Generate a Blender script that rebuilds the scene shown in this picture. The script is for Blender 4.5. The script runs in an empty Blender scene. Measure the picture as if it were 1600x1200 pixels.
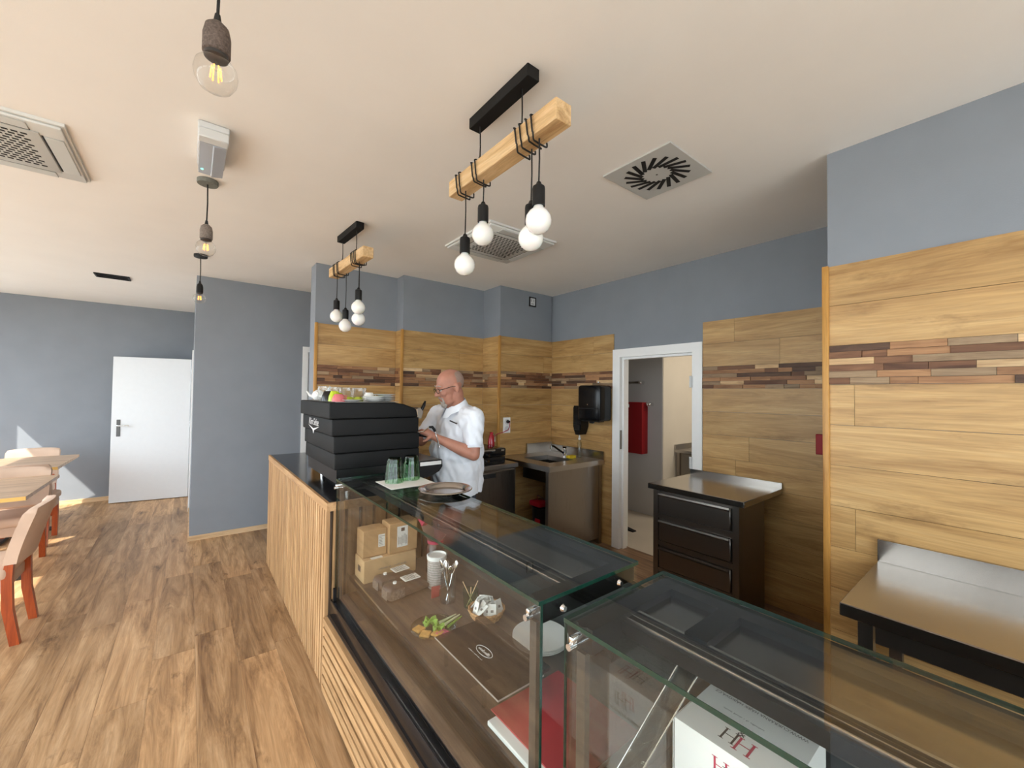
import bpy, bmesh, math, random
from mathutils import Vector, Matrix, noise

random.seed(11)
sc = bpy.context.scene
COL = sc.collection
PI = math.pi

# ------------------------------------------------------------------ camera
F_PX, YAW, PITCH, ROLL, CAM_H = 637.25, 0.66839, 0.023121, 0.012207, 1.55
fw = Vector((math.sin(YAW) * math.cos(PITCH), math.cos(YAW) * math.cos(PITCH), math.sin(PITCH)))
r0 = Vector((math.cos(YAW), -math.sin(YAW), 0)); u0 = r0.cross(fw)
rt = math.cos(ROLL) * r0 + math.sin(ROLL) * u0
up = -math.sin(ROLL) * r0 + math.cos(ROLL) * u0
cd = bpy.data.cameras.new('camera'); cam = bpy.data.objects.new('camera', cd); COL.objects.link(cam)
cd.sensor_fit = 'HORIZONTAL'; cd.sensor_width = 36.0; cd.lens = 36.0 * F_PX / 1600.0
cd.clip_start = 0.02; cd.clip_end = 200
cam.matrix_world = Matrix(((rt.x, up.x, -fw.x, 0), (rt.y, up.y, -fw.y, 0), (rt.z, up.z, -fw.z, CAM_H), (0, 0, 0, 1)))
sc.camera = cam

# ------------------------------------------------------------------ world, sun, daylight portals, exposure
vs = sc.view_settings
vs.view_transform = 'Standard'; vs.look = 'None'; vs.gamma = 1.0; vs.use_curve_mapping = False
vs.exposure = 0.36
w = bpy.data.worlds.new('world'); sc.world = w; w.use_nodes = True
bg = w.node_tree.nodes['Background']
bg.inputs['Color'].default_value = (0.85, 0.93, 1.0, 1); bg.inputs['Strength'].default_value = 6.0
sd = bpy.data.lights.new('sun', 'SUN'); sd.energy = 9.0; sd.angle = 0.01; sd.color = (1.0, 0.93, 0.82)
sun = bpy.data.objects.new('sun', sd); COL.objects.link(sun)
SUN_DIR = Vector((1.0, 0.9, -1.36)).normalized()
sun.rotation_euler = SUN_DIR.to_track_quat('-Z', 'Y').to_euler()
sun.location = (-6, -4, 8)
ZC = 2.735           # ceiling height
XW, YB = -2.64, -1.75  # window wall and glazed front behind the camera
def portal(name, loc, direction, sx, sy):
    d = bpy.data.lights.new(name, 'AREA'); d.shape = 'RECTANGLE'; d.size = sx; d.size_y = sy
    d.cycles.is_portal = True
    o = bpy.data.objects.new(name, d); COL.objects.link(o); o.location = loc
    z = -Vector(direction); y = Vector((0, 0, 1)); x = y.cross(z)
    o.matrix_world = Matrix(((x.x, y.x, z.x, loc[0]), (x.y, y.y, z.y, loc[1]), (x.z, y.z, z.z, loc[2]), (0, 0, 0, 1)))
LEFT_WINDOWS = [(-1.55, 0.1), (0.3, 2.5), (2.75, 5.0), (5.25, 7.12), (7.22, 7.84)]  # last, narrow window is unseen, added to brighten the far wall
BACK_WINDOWS = [(-2.4, -0.15), (0.1, 2.25)]
WIN_Z0, WIN_Z1 = 0.12, 2.55
for a, b in LEFT_WINDOWS:
    portal('daylight_portal', (XW - 0.2, (a + b) / 2, (WIN_Z0 + WIN_Z1) / 2), (1, 0, 0), b - a, WIN_Z1 - WIN_Z0)
for a, b in BACK_WINDOWS:
    portal('daylight_portal', ((a + b) / 2, YB - 0.2, (WIN_Z0 + WIN_Z1) / 2), (0, 1, 0), b - a, WIN_Z1 - WIN_Z0)

# ------------------------------------------------------------------ materials
def new_mat(name):
    m = bpy.data.materials.new(name); m.use_nodes = True
    nt = m.node_tree; b = nt.nodes['Principled BSDF']
    return m, nt, b
def N(nt, t, **kw):
    n = nt.nodes.new(t)
    for k, v in kw.items(): setattr(n, k, v)
    return n
def L(nt, a, b): nt.links.new(a, b)
def plain(name, col, rough=0.5, metal=0.0, spec=0.5, nz=0.0, nscale=20.0, bump=0.0, bscale=200.0, coat=0.0, sss=0.0):
    m, nt, b = new_mat(name)
    b.inputs['Roughness'].default_value = rough; b.inputs['Metallic'].default_value = metal
    b.inputs['Specular IOR Level'].default_value = spec; b.inputs['Coat Weight'].default_value = coat
    geo = N(nt, 'ShaderNodeTexCoord')
    t = N(nt, 'ShaderNodeTexNoise'); t.inputs['Scale'].default_value = nscale; t.inputs['Detail'].default_value = 4
    L(nt, geo.outputs['Object'], t.inputs['Vector'])
    r = N(nt, 'ShaderNodeMapRange'); r.inputs['To Min'].default_value = 1 - nz; r.inputs['To Max'].default_value = 1 + nz
    r.inputs['From Min'].default_value = 0.3; r.inputs['From Max'].default_value = 0.7
    L(nt, t.outputs['Fac'], r.inputs['Value'])
    mx = N(nt, 'ShaderNodeMix', data_type='RGBA', blend_type='MULTIPLY'); mx.inputs['Factor'].default_value = 1
    mx.inputs['A'].default_value = (*col, 1); L(nt, r.outputs['Result'], mx.inputs['B'])
    L(nt, mx.outputs['Result'], b.inputs['Base Color'])
    if bump:
        t2 = N(nt, 'ShaderNodeTexNoise'); t2.inputs['Scale'].default_value = bscale; t2.inputs['Detail'].default_value = 3
        L(nt, geo.outputs['Object'], t2.inputs['Vector'])
        bp = N(nt, 'ShaderNodeBump'); bp.inputs['Strength'].default_value = bump; bp.inputs['Distance'].default_value = 0.002
        L(nt, t2.outputs['Fac'], bp.inputs['Height']); L(nt, bp.outputs['Normal'], b.inputs['Normal'])
    if sss:
        b.inputs['Subsurface Weight'].default_value = sss; b.inputs['Subsurface Radius'].default_value = (0.02, 0.008, 0.004)
        b.inputs['Subsurface Scale'].default_value = 0.4
    return m
def wood(name, dark, mid, light, grain='Y', scale=1.0, rough=0.45, vary=0.16, knots=0.0, nr=0.62, lo=0.28, hi=0.72, spec=0.4):
    """long-grain wood; world position, shifted per object so that no two boards repeat"""
    m, nt, b = new_mat(name)
    b.inputs['Roughness'].default_value = rough; b.inputs['Specular IOR Level'].default_value = spec
    geo = N(nt, 'ShaderNodeNewGeometry'); oi = N(nt, 'ShaderNodeObjectInfo')
    mp = N(nt, 'ShaderNodeMapping')
    s = [9.0, 9.0, 9.0]; s['XYZ'.index(grain)] = 0.9
    mp.inputs['Scale'].default_value = [v * scale for v in s]
    L(nt, geo.outputs['Position'], mp.inputs['Vector'])
    sh = N(nt, 'ShaderNodeMath', operation='MULTIPLY'); sh.inputs[1].default_value = 57.0; L(nt, oi.outputs['Random'], sh.inputs[0])
    L(nt, sh.outputs[0], mp.inputs['Location'])
    n1 = N(nt, 'ShaderNodeTexNoise'); n1.inputs['Scale'].default_value = 1.3; n1.inputs['Detail'].default_value = 6
    n1.inputs['Roughness'].default_value = nr; n1.inputs['Distortion'].default_value = 1.1
    L(nt, mp.outputs['Vector'], n1.inputs['Vector'])
    ramp = N(nt, 'ShaderNodeValToRGB'); e = ramp.color_ramp.elements
    e[0].position = lo; e[0].color = (*dark, 1); e[1].position = hi; e[1].color = (*light, 1)
    q = e.new(0.5); q.color = (*mid, 1)
    L(nt, n1.outputs['Fac'], ramp.inputs['Fac'])
    # fine pores
    mp2 = N(nt, 'ShaderNodeMapping'); s2 = [160.0, 160.0, 160.0]; s2['XYZ'.index(grain)] = 6.0
    mp2.inputs['Scale'].default_value = [v * scale for v in s2]; L(nt, geo.outputs['Position'], mp2.inputs['Vector'])
    n2 = N(nt, 'ShaderNodeTexNoise'); n2.inputs['Scale'].default_value = 1.0; n2.inputs['Detail'].default_value = 3
    L(nt, mp2.outputs['Vector'], n2.inputs['Vector'])
    r2 = N(nt, 'ShaderNodeMapRange'); r2.inputs['From Min'].default_value = 0.3; r2.inputs['From Max'].default_value = 0.7
    r2.inputs['To Min'].default_value = 0.86; r2.inputs['To Max'].default_value = 1.1; L(nt, n2.outputs['Fac'], r2.inputs['Value'])
    rv = N(nt, 'ShaderNodeMapRange'); rv.inputs['To Min'].default_value = 1 - vary; rv.inputs['To Max'].default_value = 1 + vary
    L(nt, oi.outputs['Random'], rv.inputs['Value'])
    mu = N(nt, 'ShaderNodeMath', operation='MULTIPLY'); L(nt, r2.outputs['Result'], mu.inputs[0]); L(nt, rv.outputs['Result'], mu.inputs[1])
    mx = N(nt, 'ShaderNodeMix', data_type='RGBA', blend_type='MULTIPLY'); mx.inputs['Factor'].default_value = 1
    L(nt, ramp.outputs['Color'], mx.inputs['A']); L(nt, mu.outputs[0], mx.inputs['B'])
    out = mx.outputs['Result']
    if knots:
        mp3 = N(nt, 'ShaderNodeMapping'); s3 = [7.0, 7.0, 7.0]; s3['XYZ'.index(grain)] = 2.6
        mp3.inputs['Scale'].default_value = s3; L(nt, geo.outputs['Position'], mp3.inputs['Vector']); L(nt, sh.outputs[0], mp3.inputs['Location'])
        n3 = N(nt, 'ShaderNodeTexNoise'); n3.inputs['Scale'].default_value = 1.0; n3.inputs['Detail'].default_value = 5; n3.inputs['Roughness'].default_value = 0.7
        L(nt, mp3.outputs['Vector'], n3.inputs['Vector'])
        r3 = N(nt, 'ShaderNodeMapRange'); r3.inputs['From Min'].default_value = 0.6; r3.inputs['From Max'].default_value = 0.74
        r3.inputs['To Min'].default_value = 0; r3.inputs['To Max'].default_value = knots; L(nt, n3.outputs['Fac'], r3.inputs['Value'])
        mk = N(nt, 'ShaderNodeMix', data_type='RGBA', blend_type='MIX'); L(nt, r3.outputs['Result'], mk.inputs['Factor'])
        L(nt, out, mk.inputs['A']); mk.inputs['B'].default_value = (dark[0] * 0.5, dark[1] * 0.45, dark[2] * 0.4, 1); out = mk.outputs['Result']
    L(nt, out, b.inputs['Base Color'])
    return m
def brushed(name, col, rough=0.28, axis='Y', metal=1.0):
    m, nt, b = new_mat(name)
    b.inputs['Metallic'].default_value = metal; b.inputs['Base Color'].default_value = (*col, 1)
    geo = N(nt, 'ShaderNodeNewGeometry'); mp = N(nt, 'ShaderNodeMapping')
    s = [260.0, 260.0, 260.0]; s['XYZ'.index(axis)] = 3.0
    mp.inputs['Scale'].default_value = s; L(nt, geo.outputs['Position'], mp.inputs['Vector'])
    n1 = N(nt, 'ShaderNodeTexNoise'); n1.inputs['Scale'].default_value = 1; n1.inputs['Detail'].default_value = 2
    L(nt, mp.outputs['Vector'], n1.inputs['Vector'])
    r = N(nt, 'ShaderNodeMapRange'); r.inputs['To Min'].default_value = rough - 0.025; r.inputs['To Max'].default_value = rough + 0.035
    L(nt, n1.outputs['Fac'], r.inputs['Value']); L(nt, r.outputs['Result'], b.inputs['Roughness'])
    return m
def thin_glass(name, tint=(0.93, 0.97, 0.95), ior=1.52, rough=0.0):
    """a flat pane: clear transmission plus Fresnel reflection"""
    m = bpy.data.materials.new(name); m.use_nodes = True; nt = m.node_tree
    for n in list(nt.nodes): nt.nodes.remove(n)
    out = N(nt, 'ShaderNodeOutputMaterial'); tr = N(nt, 'ShaderNodeBsdfTransparent'); tr.inputs['Color'].default_value = (*tint, 1)
    gl = N(nt, 'ShaderNodeBsdfGlossy'); gl.inputs['Roughness'].default_value = rough
    fr = N(nt, 'ShaderNodeFresnel'); ge = N(nt, 'ShaderNodeNewGeometry')   # both faces of the pane reflect alike
    mr = N(nt, 'ShaderNodeMapRange'); mr.inputs['To Min'].default_value = ior; mr.inputs['To Max'].default_value = 1 / ior
    L(nt, ge.outputs['Backfacing'], mr.inputs['Value']); L(nt, mr.outputs['Result'], fr.inputs['IOR'])
    mx = N(nt, 'ShaderNodeMixShader'); L(nt, fr.outputs[0], mx.inputs[0]); L(nt, tr.outputs[0], mx.inputs[1]); L(nt, gl.outputs[0], mx.inputs[2])
    L(nt, mx.outputs[0], out.inputs['Surface'])
    return m
def glass(name, col=(1, 1, 1), ior=1.45, rough=0.0):
    m, nt, b = new_mat(name)
    b.inputs['Base Color'].default_value = (*col, 1); b.inputs['Transmission Weight'].default_value = 1
    b.inputs['Roughness'].default_value = rough; b.inputs['IOR'].default_value = ior
    return m
def emit(name, col, strength):
    m, nt, b = new_mat(name)
    b.inputs['Emission Color'].default_value = (*col, 1); b.inputs['Emission Strength'].default_value = strength
    b.inputs['Base Color'].default_value = (*col, 1)
    return m

M = {}
M['ceiling'] = plain('ceiling_paint', (0.88, 0.845, 0.80), 0.9, nz=0.015, nscale=3, bump=0.12, bscale=260)
M['grey'] = plain('grey_paint', (0.242, 0.264, 0.296), 0.75, nz=0.03, nscale=5, bump=0.25, bscale=180)
M['sidewall_lit'] = plain('lit_wall_paint', (0.74, 0.68, 0.58), 0.85, nz=0.02, nscale=4)  # side room wall with its warm lit tone put into the colour
M['sidewall'] = plain('shaded_white_paint', (0.60, 0.58, 0.57), 0.85, nz=0.02, nscale=4)  # white side room wall with its shade put into the colour
M['tile'] = plain('beige_tile', (0.50, 0.44, 0.36), 0.5, nz=0.05, nscale=3)
M['white'] = plain('white_lacquer', (0.88, 0.88, 0.87), 0.35, nz=0.01)
M['white_metal'] = plain('white_plastic', (0.66, 0.67, 0.67), 0.4, nz=0.01)
M['floorwood'] = wood('floor_oak', (0.17, 0.088, 0.040), (0.41, 0.242, 0.118), (0.59, 0.385, 0.215), 'Y', 0.9, 0.42, 0.24, knots=0.9, spec=0.3, nr=0.72, lo=0.31, hi=0.69)
M['floorbase'] = wood('floor_underlay_oak', (0.10, 0.055, 0.03), (0.26, 0.155, 0.085), (0.40, 0.26, 0.15), 'Y', 1.0, 0.4, 0.0)
OAK = ((0.30, 0.155, 0.050), (0.475, 0.285, 0.107), (0.60, 0.392, 0.172))
M['plankX'] = wood('oak_laminate_x', *OAK, 'X', 0.9, 0.4, 0.1, knots=0.5, nr=0.7)
M['plankY'] = wood('oak_laminate_y', *OAK, 'Y', 0.9, 0.4, 0.1, knots=0.5, nr=0.7)
MOS = {'a': ((0.08, 0.032, 0.015), (0.17, 0.075, 0.036), (0.26, 0.125, 0.06)),
       'b': ((0.17, 0.075, 0.03), (0.33, 0.165, 0.075), (0.43, 0.235, 0.11)),
       'c': ((0.34, 0.19, 0.085), (0.60, 0.39, 0.2), (0.74, 0.54, 0.31)),
       'd': ((0.045, 0.022, 0.013), (0.10, 0.05, 0.028), (0.18, 0.095, 0.05)),
       'e': ((0.16, 0.095, 0.05), (0.30, 0.195, 0.11), (0.38, 0.27, 0.16))}
for k, c in MOS.items():
    for g in 'XY': M['mos_%s%s' % (k, g)] = wood('reclaimed_wood_%s_%s' % (k, g.lower()), *c, g, 2.2, 0.6, 0.2, knots=0.4)
M['trimoak'] = wood('corner_trim_oak', (0.30, 0.13, 0.025), (0.47, 0.235, 0.055), (0.55, 0.30, 0.08), 'Z', 1.5, 0.4, 0.05)
M['slatZ'] = wood('slat_oak_upright', (0.26, 0.14, 0.06), (0.46, 0.27, 0.125), (0.60, 0.385, 0.20), 'Z', 1.3, 0.5, 0.13, knots=0.3)
M['slatY'] = wood('slat_oak_level', (0.26, 0.14, 0.06), (0.46, 0.27, 0.125), (0.60, 0.385, 0.20), 'Y', 1.3, 0.5, 0.13, knots=0.3)
M['slatback'] = plain('slat_backing', (0.05, 0.028, 0.014), 0.7, nz=0.1)
M['beech'] = wood('beech_strip', (0.52, 0.33, 0.17), (0.68, 0.47, 0.27), (0.78, 0.57, 0.36), 'X', 1.5, 0.5, 0.05)
M['beam'] = wood('lamp_beam_pine', (0.42, 0.24, 0.10), (0.66, 0.44, 0.22), (0.78, 0.58, 0.34), 'Y', 2.0, 0.5, 0.05, knots=0.3)
M['table'] = wood('tabletop_oak', (0.30, 0.18, 0.10), (0.50, 0.34, 0.22), (0.62, 0.45, 0.31), 'X', 1.5, 0.35, 0.08)
M['tableedge'] = wood('tabletop_edge', (0.52, 0.27, 0.06), (0.68, 0.40, 0.10), (0.75, 0.48, 0.15), 'X', 1.5, 0.4, 0.05)
M['mahog'] = wood('mahogany_leg', (0.20, 0.032, 0.008), (0.36, 0.065, 0.014), (0.45, 0.095, 0.02), 'Z', 2.0, 0.3, 0.05)
M['suede'] = plain('beige_suede', (0.56, 0.40, 0.30), 0.85, nz=0.06, nscale=8, bump=0.2, bscale=300)
M['darkfoot'] = plain('dark_iron', (0.02, 0.02, 0.02), 0.5)
M['steel'] = brushed('brushed_steel', (0.40, 0.375, 0.345), 0.20, 'Y')
M['steelx'] = brushed('brushed_steel_x', (0.50, 0.475, 0.45), 0.30, 'X')
M['steelz'] = brushed('brushed_steel_z', (0.34, 0.31, 0.28), 0.28, 'Z')
M['steeldark'] = brushed('dark_steel', (0.26, 0.24, 0.22), 0.33, 'Y')  # darker copy of the brushed steel
M['chrome'] = plain('chrome', (0.82, 0.82, 0.82), 0.08, 1.0)
M['brightmetal'] = plain('satin_metal', (0.85, 0.85, 0.84), 0.45, 0.6)
M['leafwhite'] = plain('door_leaf_white', (0.70, 0.715, 0.73), 0.4, nz=0.01)
M['plategrey'] = plain('dark_grey_plate', (0.09, 0.09, 0.09), 0.4)
M['alu'] = plain('aluminium', (0.62, 0.62, 0.61), 0.25, 1.0)
M['black'] = plain('black_satin', (0.007, 0.007, 0.0075), 0.45, spec=0.3)
M['blackmatte'] = plain('black_powder_coat', (0.007, 0.007, 0.0075), 0.65, spec=0.25, bump=0.05, bscale=600)
M['machine'] = plain('charcoal_body', (0.0065, 0.0068, 0.0072), 0.6, spec=0.22, bump=0.04, bscale=900)
M['blackgloss'] = plain('black_gloss', (0.007, 0.007, 0.008), 0.14, spec=0.28)
M['ctop'] = plain('black_worktop', (0.012, 0.012, 0.014), 0.16)
M['pane'] = thin_glass('clear_pane', (0.94, 0.97, 0.955))
M['winpane'] = thin_glass('window_pane', (0.97, 0.98, 0.98))
M['caseglass'] = thin_glass('case_glass', (0.965, 0.98, 0.97), 1.55)
M['glassedge'] = plain('green_glass_edge', (0.004, 0.030, 0.019), 0.08, spec=0.8)
M['acrylic'] = thin_glass('smoked_acrylic', (0.50, 0.45, 0.42), 1.5)
M['bulbglass'] = thin_glass('clear_bulb', (0.96, 0.955, 0.94), 1.5)
M['opal'] = plain('opal_bulb', (0.86, 0.85, 0.82), 0.12, sss=0.3)
M['filament'] = emit('glowing_filament', (1.0, 0.40, 0.07), 2.6)
M['concrete'] = plain('speckled_concrete', (0.20, 0.165, 0.14), 0.9, nz=0.35, nscale=180, bump=0.3, bscale=240)
M['concretebrown'] = plain('speckled_brown_concrete', (0.115, 0.085, 0.07), 0.9, nz=0.4, nscale=180, bump=0.3, bscale=240)
M['darkcap'] = plain('dark_cap', (0.03, 0.026, 0.024), 0.5)
M['rose'] = plain('grey_ceiling_rose', (0.17, 0.175, 0.155), 0.8, nz=0.15, nscale=120)
M['ventgrey'] = plain('vent_grey', (0.52, 0.52, 0.50), 0.5)
M['acwhite'] = plain('cassette_white', (0.72, 0.73, 0.71), 0.45)
M['acgrille'] = plain('cassette_grille', (0.56, 0.57, 0.55), 0.5)
M['darkslot'] = plain('dark_slot', (0.008, 0.007, 0.007), 0.8)
M['diffuser'] = plain('grey_blue_diffuser', (0.42, 0.45, 0.50), 0.2)
M['led'] = emit('added_fill_strip', (1.0, 0.95, 0.88), 16.0)  # added glow to brighten the case interiors, no known lamp
M['greenled'] = emit('green_led', (0.25, 0.9, 0.65), 1.2)
M['cord'] = plain('black_cord', (0.01, 0.01, 0.01), 0.7)
M['red'] = plain('red_enamel', (0.30, 0.010, 0.014), 0.5, spec=0.3)
M['redgloss'] = plain('red_gloss', (0.42, 0.015, 0.03), 0.15)
M['redcard'] = plain('red_card', (0.40, 0.045, 0.05), 0.5)
M['kraft'] = plain('kraft_cardboard', (0.47, 0.285, 0.135), 0.85, nz=0.08, nscale=12)
M['kraftlight'] = plain('pale_kraft_cardboard', (0.56, 0.37, 0.19), 0.85, nz=0.08, nscale=12)
M['paper'] = plain('white_paper', (0.80, 0.80, 0.77), 0.8)
M['ink'] = plain('dark_ink', (0.03, 0.025, 0.025), 0.7)
M['greyink'] = plain('grey_ink', (0.22, 0.21, 0.20), 0.7)
M['redink'] = plain('crimson_ink', (0.42, 0.02, 0.07), 0.6)
M['whiteink'] = plain('white_print', (0.78, 0.78, 0.78), 0.5)
M['card'] = plain('white_carton', (0.80, 0.80, 0.78), 0.6, nz=0.01)
M['bag'] = plain('brown_coffee_bag', (0.085, 0.055, 0.045), 0.42, nz=0.15, nscale=30)
M['beans'] = plain('printed_beans', (0.15, 0.115, 0.095), 0.6, nz=0.6, nscale=140)
M['porcelain'] = plain('white_porcelain', (0.88, 0.88, 0.86), 0.15)
M['blackglaze'] = plain('black_glaze', (0.012, 0.012, 0.012), 0.2)
M['lime'] = plain('lime_glaze', (0.45, 0.55, 0.03), 0.25)
M['pink'] = plain('coral_glaze', (0.62, 0.16, 0.17), 0.4)
M['limeplate'] = plain('lime_plate', (0.42, 0.50, 0.05), 0.25)
M['mugglass'] = thin_glass('mug_glass', (0.90, 0.92, 0.92), 1.9)
M['greenglass'] = thin_glass('green_tinted_glass', (0.56, 0.77, 0.58), 1.55)
M['greenbase'] = thin_glass('deep_green_glass', (0.10, 0.34, 0.13), 1.55)
M['steelpolish'] = plain('polished_steel', (0.60, 0.57, 0.54), 0.16, 1.0)
M['plum'] = plain('plum_glaze', (0.13, 0.075, 0.07), 0.3)
M['tubgrey'] = plain('tub_print', (0.42, 0.38, 0.36), 0.6, nz=0.25, nscale=90)
M['greyedge'] = plain('acrylic_edge', (0.34, 0.31, 0.29), 0.3)
M['plateglass'] = thin_glass('olive_plate_glass', (0.72, 0.70, 0.62), 1.7)
M['jarbrown'] = plain('brown_jar_glaze', (0.07, 0.03, 0.022), 0.15)
M['pinkcloth'] = plain('pink_cloth', (0.68, 0.06, 0.15), 0.85, nz=0.15, nscale=40)
M['palepink'] = plain('pale_pink_paper', (0.72, 0.42, 0.50), 0.85)
M['wicker'] = plain('wicker', (0.46, 0.25, 0.10), 0.7, nz=0.35, nscale=120, bump=0.4, bscale=160)
M['cracker'] = plain('golden_cracker', (0.56, 0.30, 0.07), 0.8, nz=0.25, nscale=70)
M['lettuce'] = plain('lettuce', (0.24, 0.43, 0.05), 0.5, nz=0.25, nscale=40)
M['leekwhite'] = plain('spring_onion', (0.62, 0.66, 0.42), 0.5, nz=0.15, nscale=40)
M['radish'] = plain('striped_pink', (0.55, 0.09, 0.17), 0.5, nz=0.4, nscale=60)
M['yellow'] = plain('yellow_sponge', (0.68, 0.50, 0.02), 0.9, nz=0.1, nscale=80)
M['soap'] = thin_glass('clear_bottle', (0.78, 0.80, 0.74), 1.5)
M['skin'] = plain('skin', (0.44, 0.195, 0.13), 0.55, nz=0.09, nscale=22, bump=0.12, bscale=160, sss=0.08)
M['stubble'] = plain('grey_stubble', (0.34, 0.235, 0.19), 0.85, nz=0.12, nscale=150, bump=0.3, bscale=500)
M['beard'] = plain('grey_beard', (0.36, 0.31, 0.27), 0.9, nz=0.3, nscale=160, bump=0.5, bscale=400)
M['shirt'] = plain('white_shirt', (0.82, 0.85, 0.91), 0.85, nz=0.015, nscale=8, bump=0.15, bscale=500)
M['trousers'] = plain('navy_trousers', (0.03, 0.035, 0.05), 0.85, nz=0.05)
M['shoe'] = plain('black_shoe', (0.015, 0.015, 0.015), 0.4)
M['eye'] = plain('eye_white', (0.62, 0.58, 0.54), 0.2)
M['iris'] = plain('iris', (0.05, 0.035, 0.025), 0.2)
M['deck'] = wood('case_deck_laminate', (0.075, 0.050, 0.036), (0.125, 0.085, 0.062), (0.17, 0.12, 0.09), 'Y', 1.0, 0.3, 0.05)
M['tealdark'] = plain('case_back_dark', (0.022, 0.027, 0.028), 0.3)
M['paving'] = plain('outside_paving', (0.34, 0.325, 0.30), 0.9, nz=0.1, nscale=1.5)
M['bronze'] = plain('bronze_profile', (0.075, 0.062, 0.052), 0.4, 0.3)

# ------------------------------------------------------------------ mesh helpers
class MB:
    def __init__(s, off=(0, 0, 0)):
        s.v = []; s.f = []; s.o = Vector(off)
    def add(s, vs, fs, mat=None):
        n = len(s.v)
        s.v += [Vector(p) if mat is None else mat @ Vector(p) for p in vs]
        s.f += [tuple(i + n for i in f) for f in fs]
        return s
    def box(s, x0, x1, y0, y1, z0, z1, mat=None):
        v = [(x, y, z) for z in (z0, z1) for y in (y0, y1) for x in (x0, x1)]
        return s.add(v, [(0, 2, 3, 1), (4, 5, 7, 6), (0, 1, 5, 4), (2, 6, 7, 3), (0, 4, 6, 2), (1, 3, 7, 5)], mat)
    def rbox(s, x0, x1, y0, y1, z0, z1, r=0.01, seg=2, mat=None):
        bm = bmesh.new(); bmesh.ops.create_cube(bm, size=1)
        for v in bm.verts: v.co = Vector(((x0 + x1) / 2 + v.co.x * (x1 - x0), (y0 + y1) / 2 + v.co.y * (y1 - y0), (z0 + z1) / 2 + v.co.z * (z1 - z0)))
        bmesh.ops.bevel(bm, geom=list(bm.edges), offset=r, segments=seg, profile=0.5, affect='EDGES')
        bm.verts.index_update()
        s.add([v.co.copy() for v in bm.verts], [tuple(v.index for v in f.verts) for f in bm.faces], mat); bm.free(); return s
    def cyl(s, p0, p1, r0, r1=None, n=16, caps=True):
        p0, p1 = Vector(p0), Vector(p1); r1 = r0 if r1 is None else r1
        d = (p1 - p0).normalized(); a = d.orthogonal().normalized(); b = d.cross(a)
        v = []
        for p, r in ((p0, r0), (p1, r1)):
            for i in range(n):
                t = 2 * PI * i / n; v.append(p + (a * math.cos(t) + b * math.sin(t)) * r)
        f = [(i, (i + 1) % n, n + (i + 1) % n, n + i) for i in range(n)]
        if caps: f += [tuple(range(n - 1, -1, -1)), tuple(range(n, 2 * n))]
        return s.add(v, f)
    def tube(s, pts, r, n=8, caps=True):
        pts = [Vector(p) for p in pts]; rs = r if isinstance(r, (list, tuple)) else [r] * len(pts)
        t0 = (pts[1] - pts[0]).normalized(); a = t0.orthogonal().normalized(); v = []
        for i, p in enumerate(pts):
            t = (pts[min(i + 1, len(pts) - 1)] - pts[max(i - 1, 0)]).normalized()
            a = (a - t * a.dot(t)).normalized(); b = t.cross(a)
            for k in range(n):
                q = 2 * PI * k / n; v.append(p + (a * math.cos(q) + b * math.sin(q)) * rs[i])
        f = []
        for i in range(len(pts) - 1):
            for k in range(n): f.append((i * n + k, i * n + (k + 1) % n, (i + 1) * n + (k + 1) % n, (i + 1) * n + k))
        if caps: f += [tuple(range(n - 1, -1, -1)), tuple(range((len(pts) - 1) * n, len(pts) * n))]
        return s.add(v, f)
    def ring(s, pts, r, n=6):
        """closed tube"""
        pts = [Vector(p) for p in pts]; m = len(pts); v = []; a = None
        for i, p in enumerate(pts):
            t = (pts[(i + 1) % m] - pts[i - 1]).normalized()
            a = t.orthogonal().normalized() if a is None else (a - t * a.dot(t)).normalized(); b = t.cross(a)
            for k in range(n):
                q = 2 * PI * k / n; v.append(p + (a * math.cos(q) + b * math.sin(q)) * r)
        f = [(i * n + k, i * n + (k + 1) % n, ((i + 1) % m) * n + (k + 1) % n, ((i + 1) % m) * n + k) for i in range(m) for k in range(n)]
        return s.add(v, f)
    def lathe(s, prof, c=(0, 0, 0), n=24, mat=None):
        c = Vector(c); v = []; f = []
        for r, z in prof:
            for k in range(n):
                q = 2 * PI * k / n; v.append(c + Vector((r * math.cos(q), r * math.sin(q), z)))
        for i in range(len(prof) - 1):
            for k in range(n): f.append((i * n + k, i * n + (k + 1) % n, (i + 1) * n + (k + 1) % n, (i + 1) * n + k))
        if prof[0][0] > 1e-6: f.append(tuple(range(n - 1, -1, -1)))
        if prof[-1][0] > 1e-6: f.append(tuple(range((len(prof) - 1) * n, len(prof) * n)))
        return s.add(v, f, mat)
    def olathe(s, prof, c=(0, 0, 0), n=24, mat=None):
        """open lathe (no caps)"""
        c = Vector(c); v = []; f = []
        for r, z in prof:
            for k in range(n):
                q = 2 * PI * k / n; v.append(c + Vector((r * math.cos(q), r * math.sin(q), z)))
        for i in range(len(prof) - 1):
            for k in range(n): f.append((i * n + k, i * n + (k + 1) % n, (i + 1) * n + (k + 1) % n, (i + 1) * n + k))
        return s.add(v, f, mat)
    def ell(s, c, r, n=16, m=10, mat=None):
        c = Vector(c); r = (r, r, r) if not hasattr(r, '__len__') else r; v = [c + Vector((0, 0, -r[2]))]; f = []
        for i in range(1, m):
            p = -PI / 2 + PI * i / m
            for k in range(n):
                q = 2 * PI * k / n; v.append(c + Vector((r[0] * math.cos(p) * math.cos(q), r[1] * math.cos(p) * math.sin(q), r[2] * math.sin(p))))
        v.append(c + Vector((0, 0, r[2]))); t = len(v) - 1
        for k in range(n):
            f.append((0, 1 + (k + 1) % n, 1 + k)); f.append((t, t - n + k, t - n + (k + 1) % n))
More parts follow.
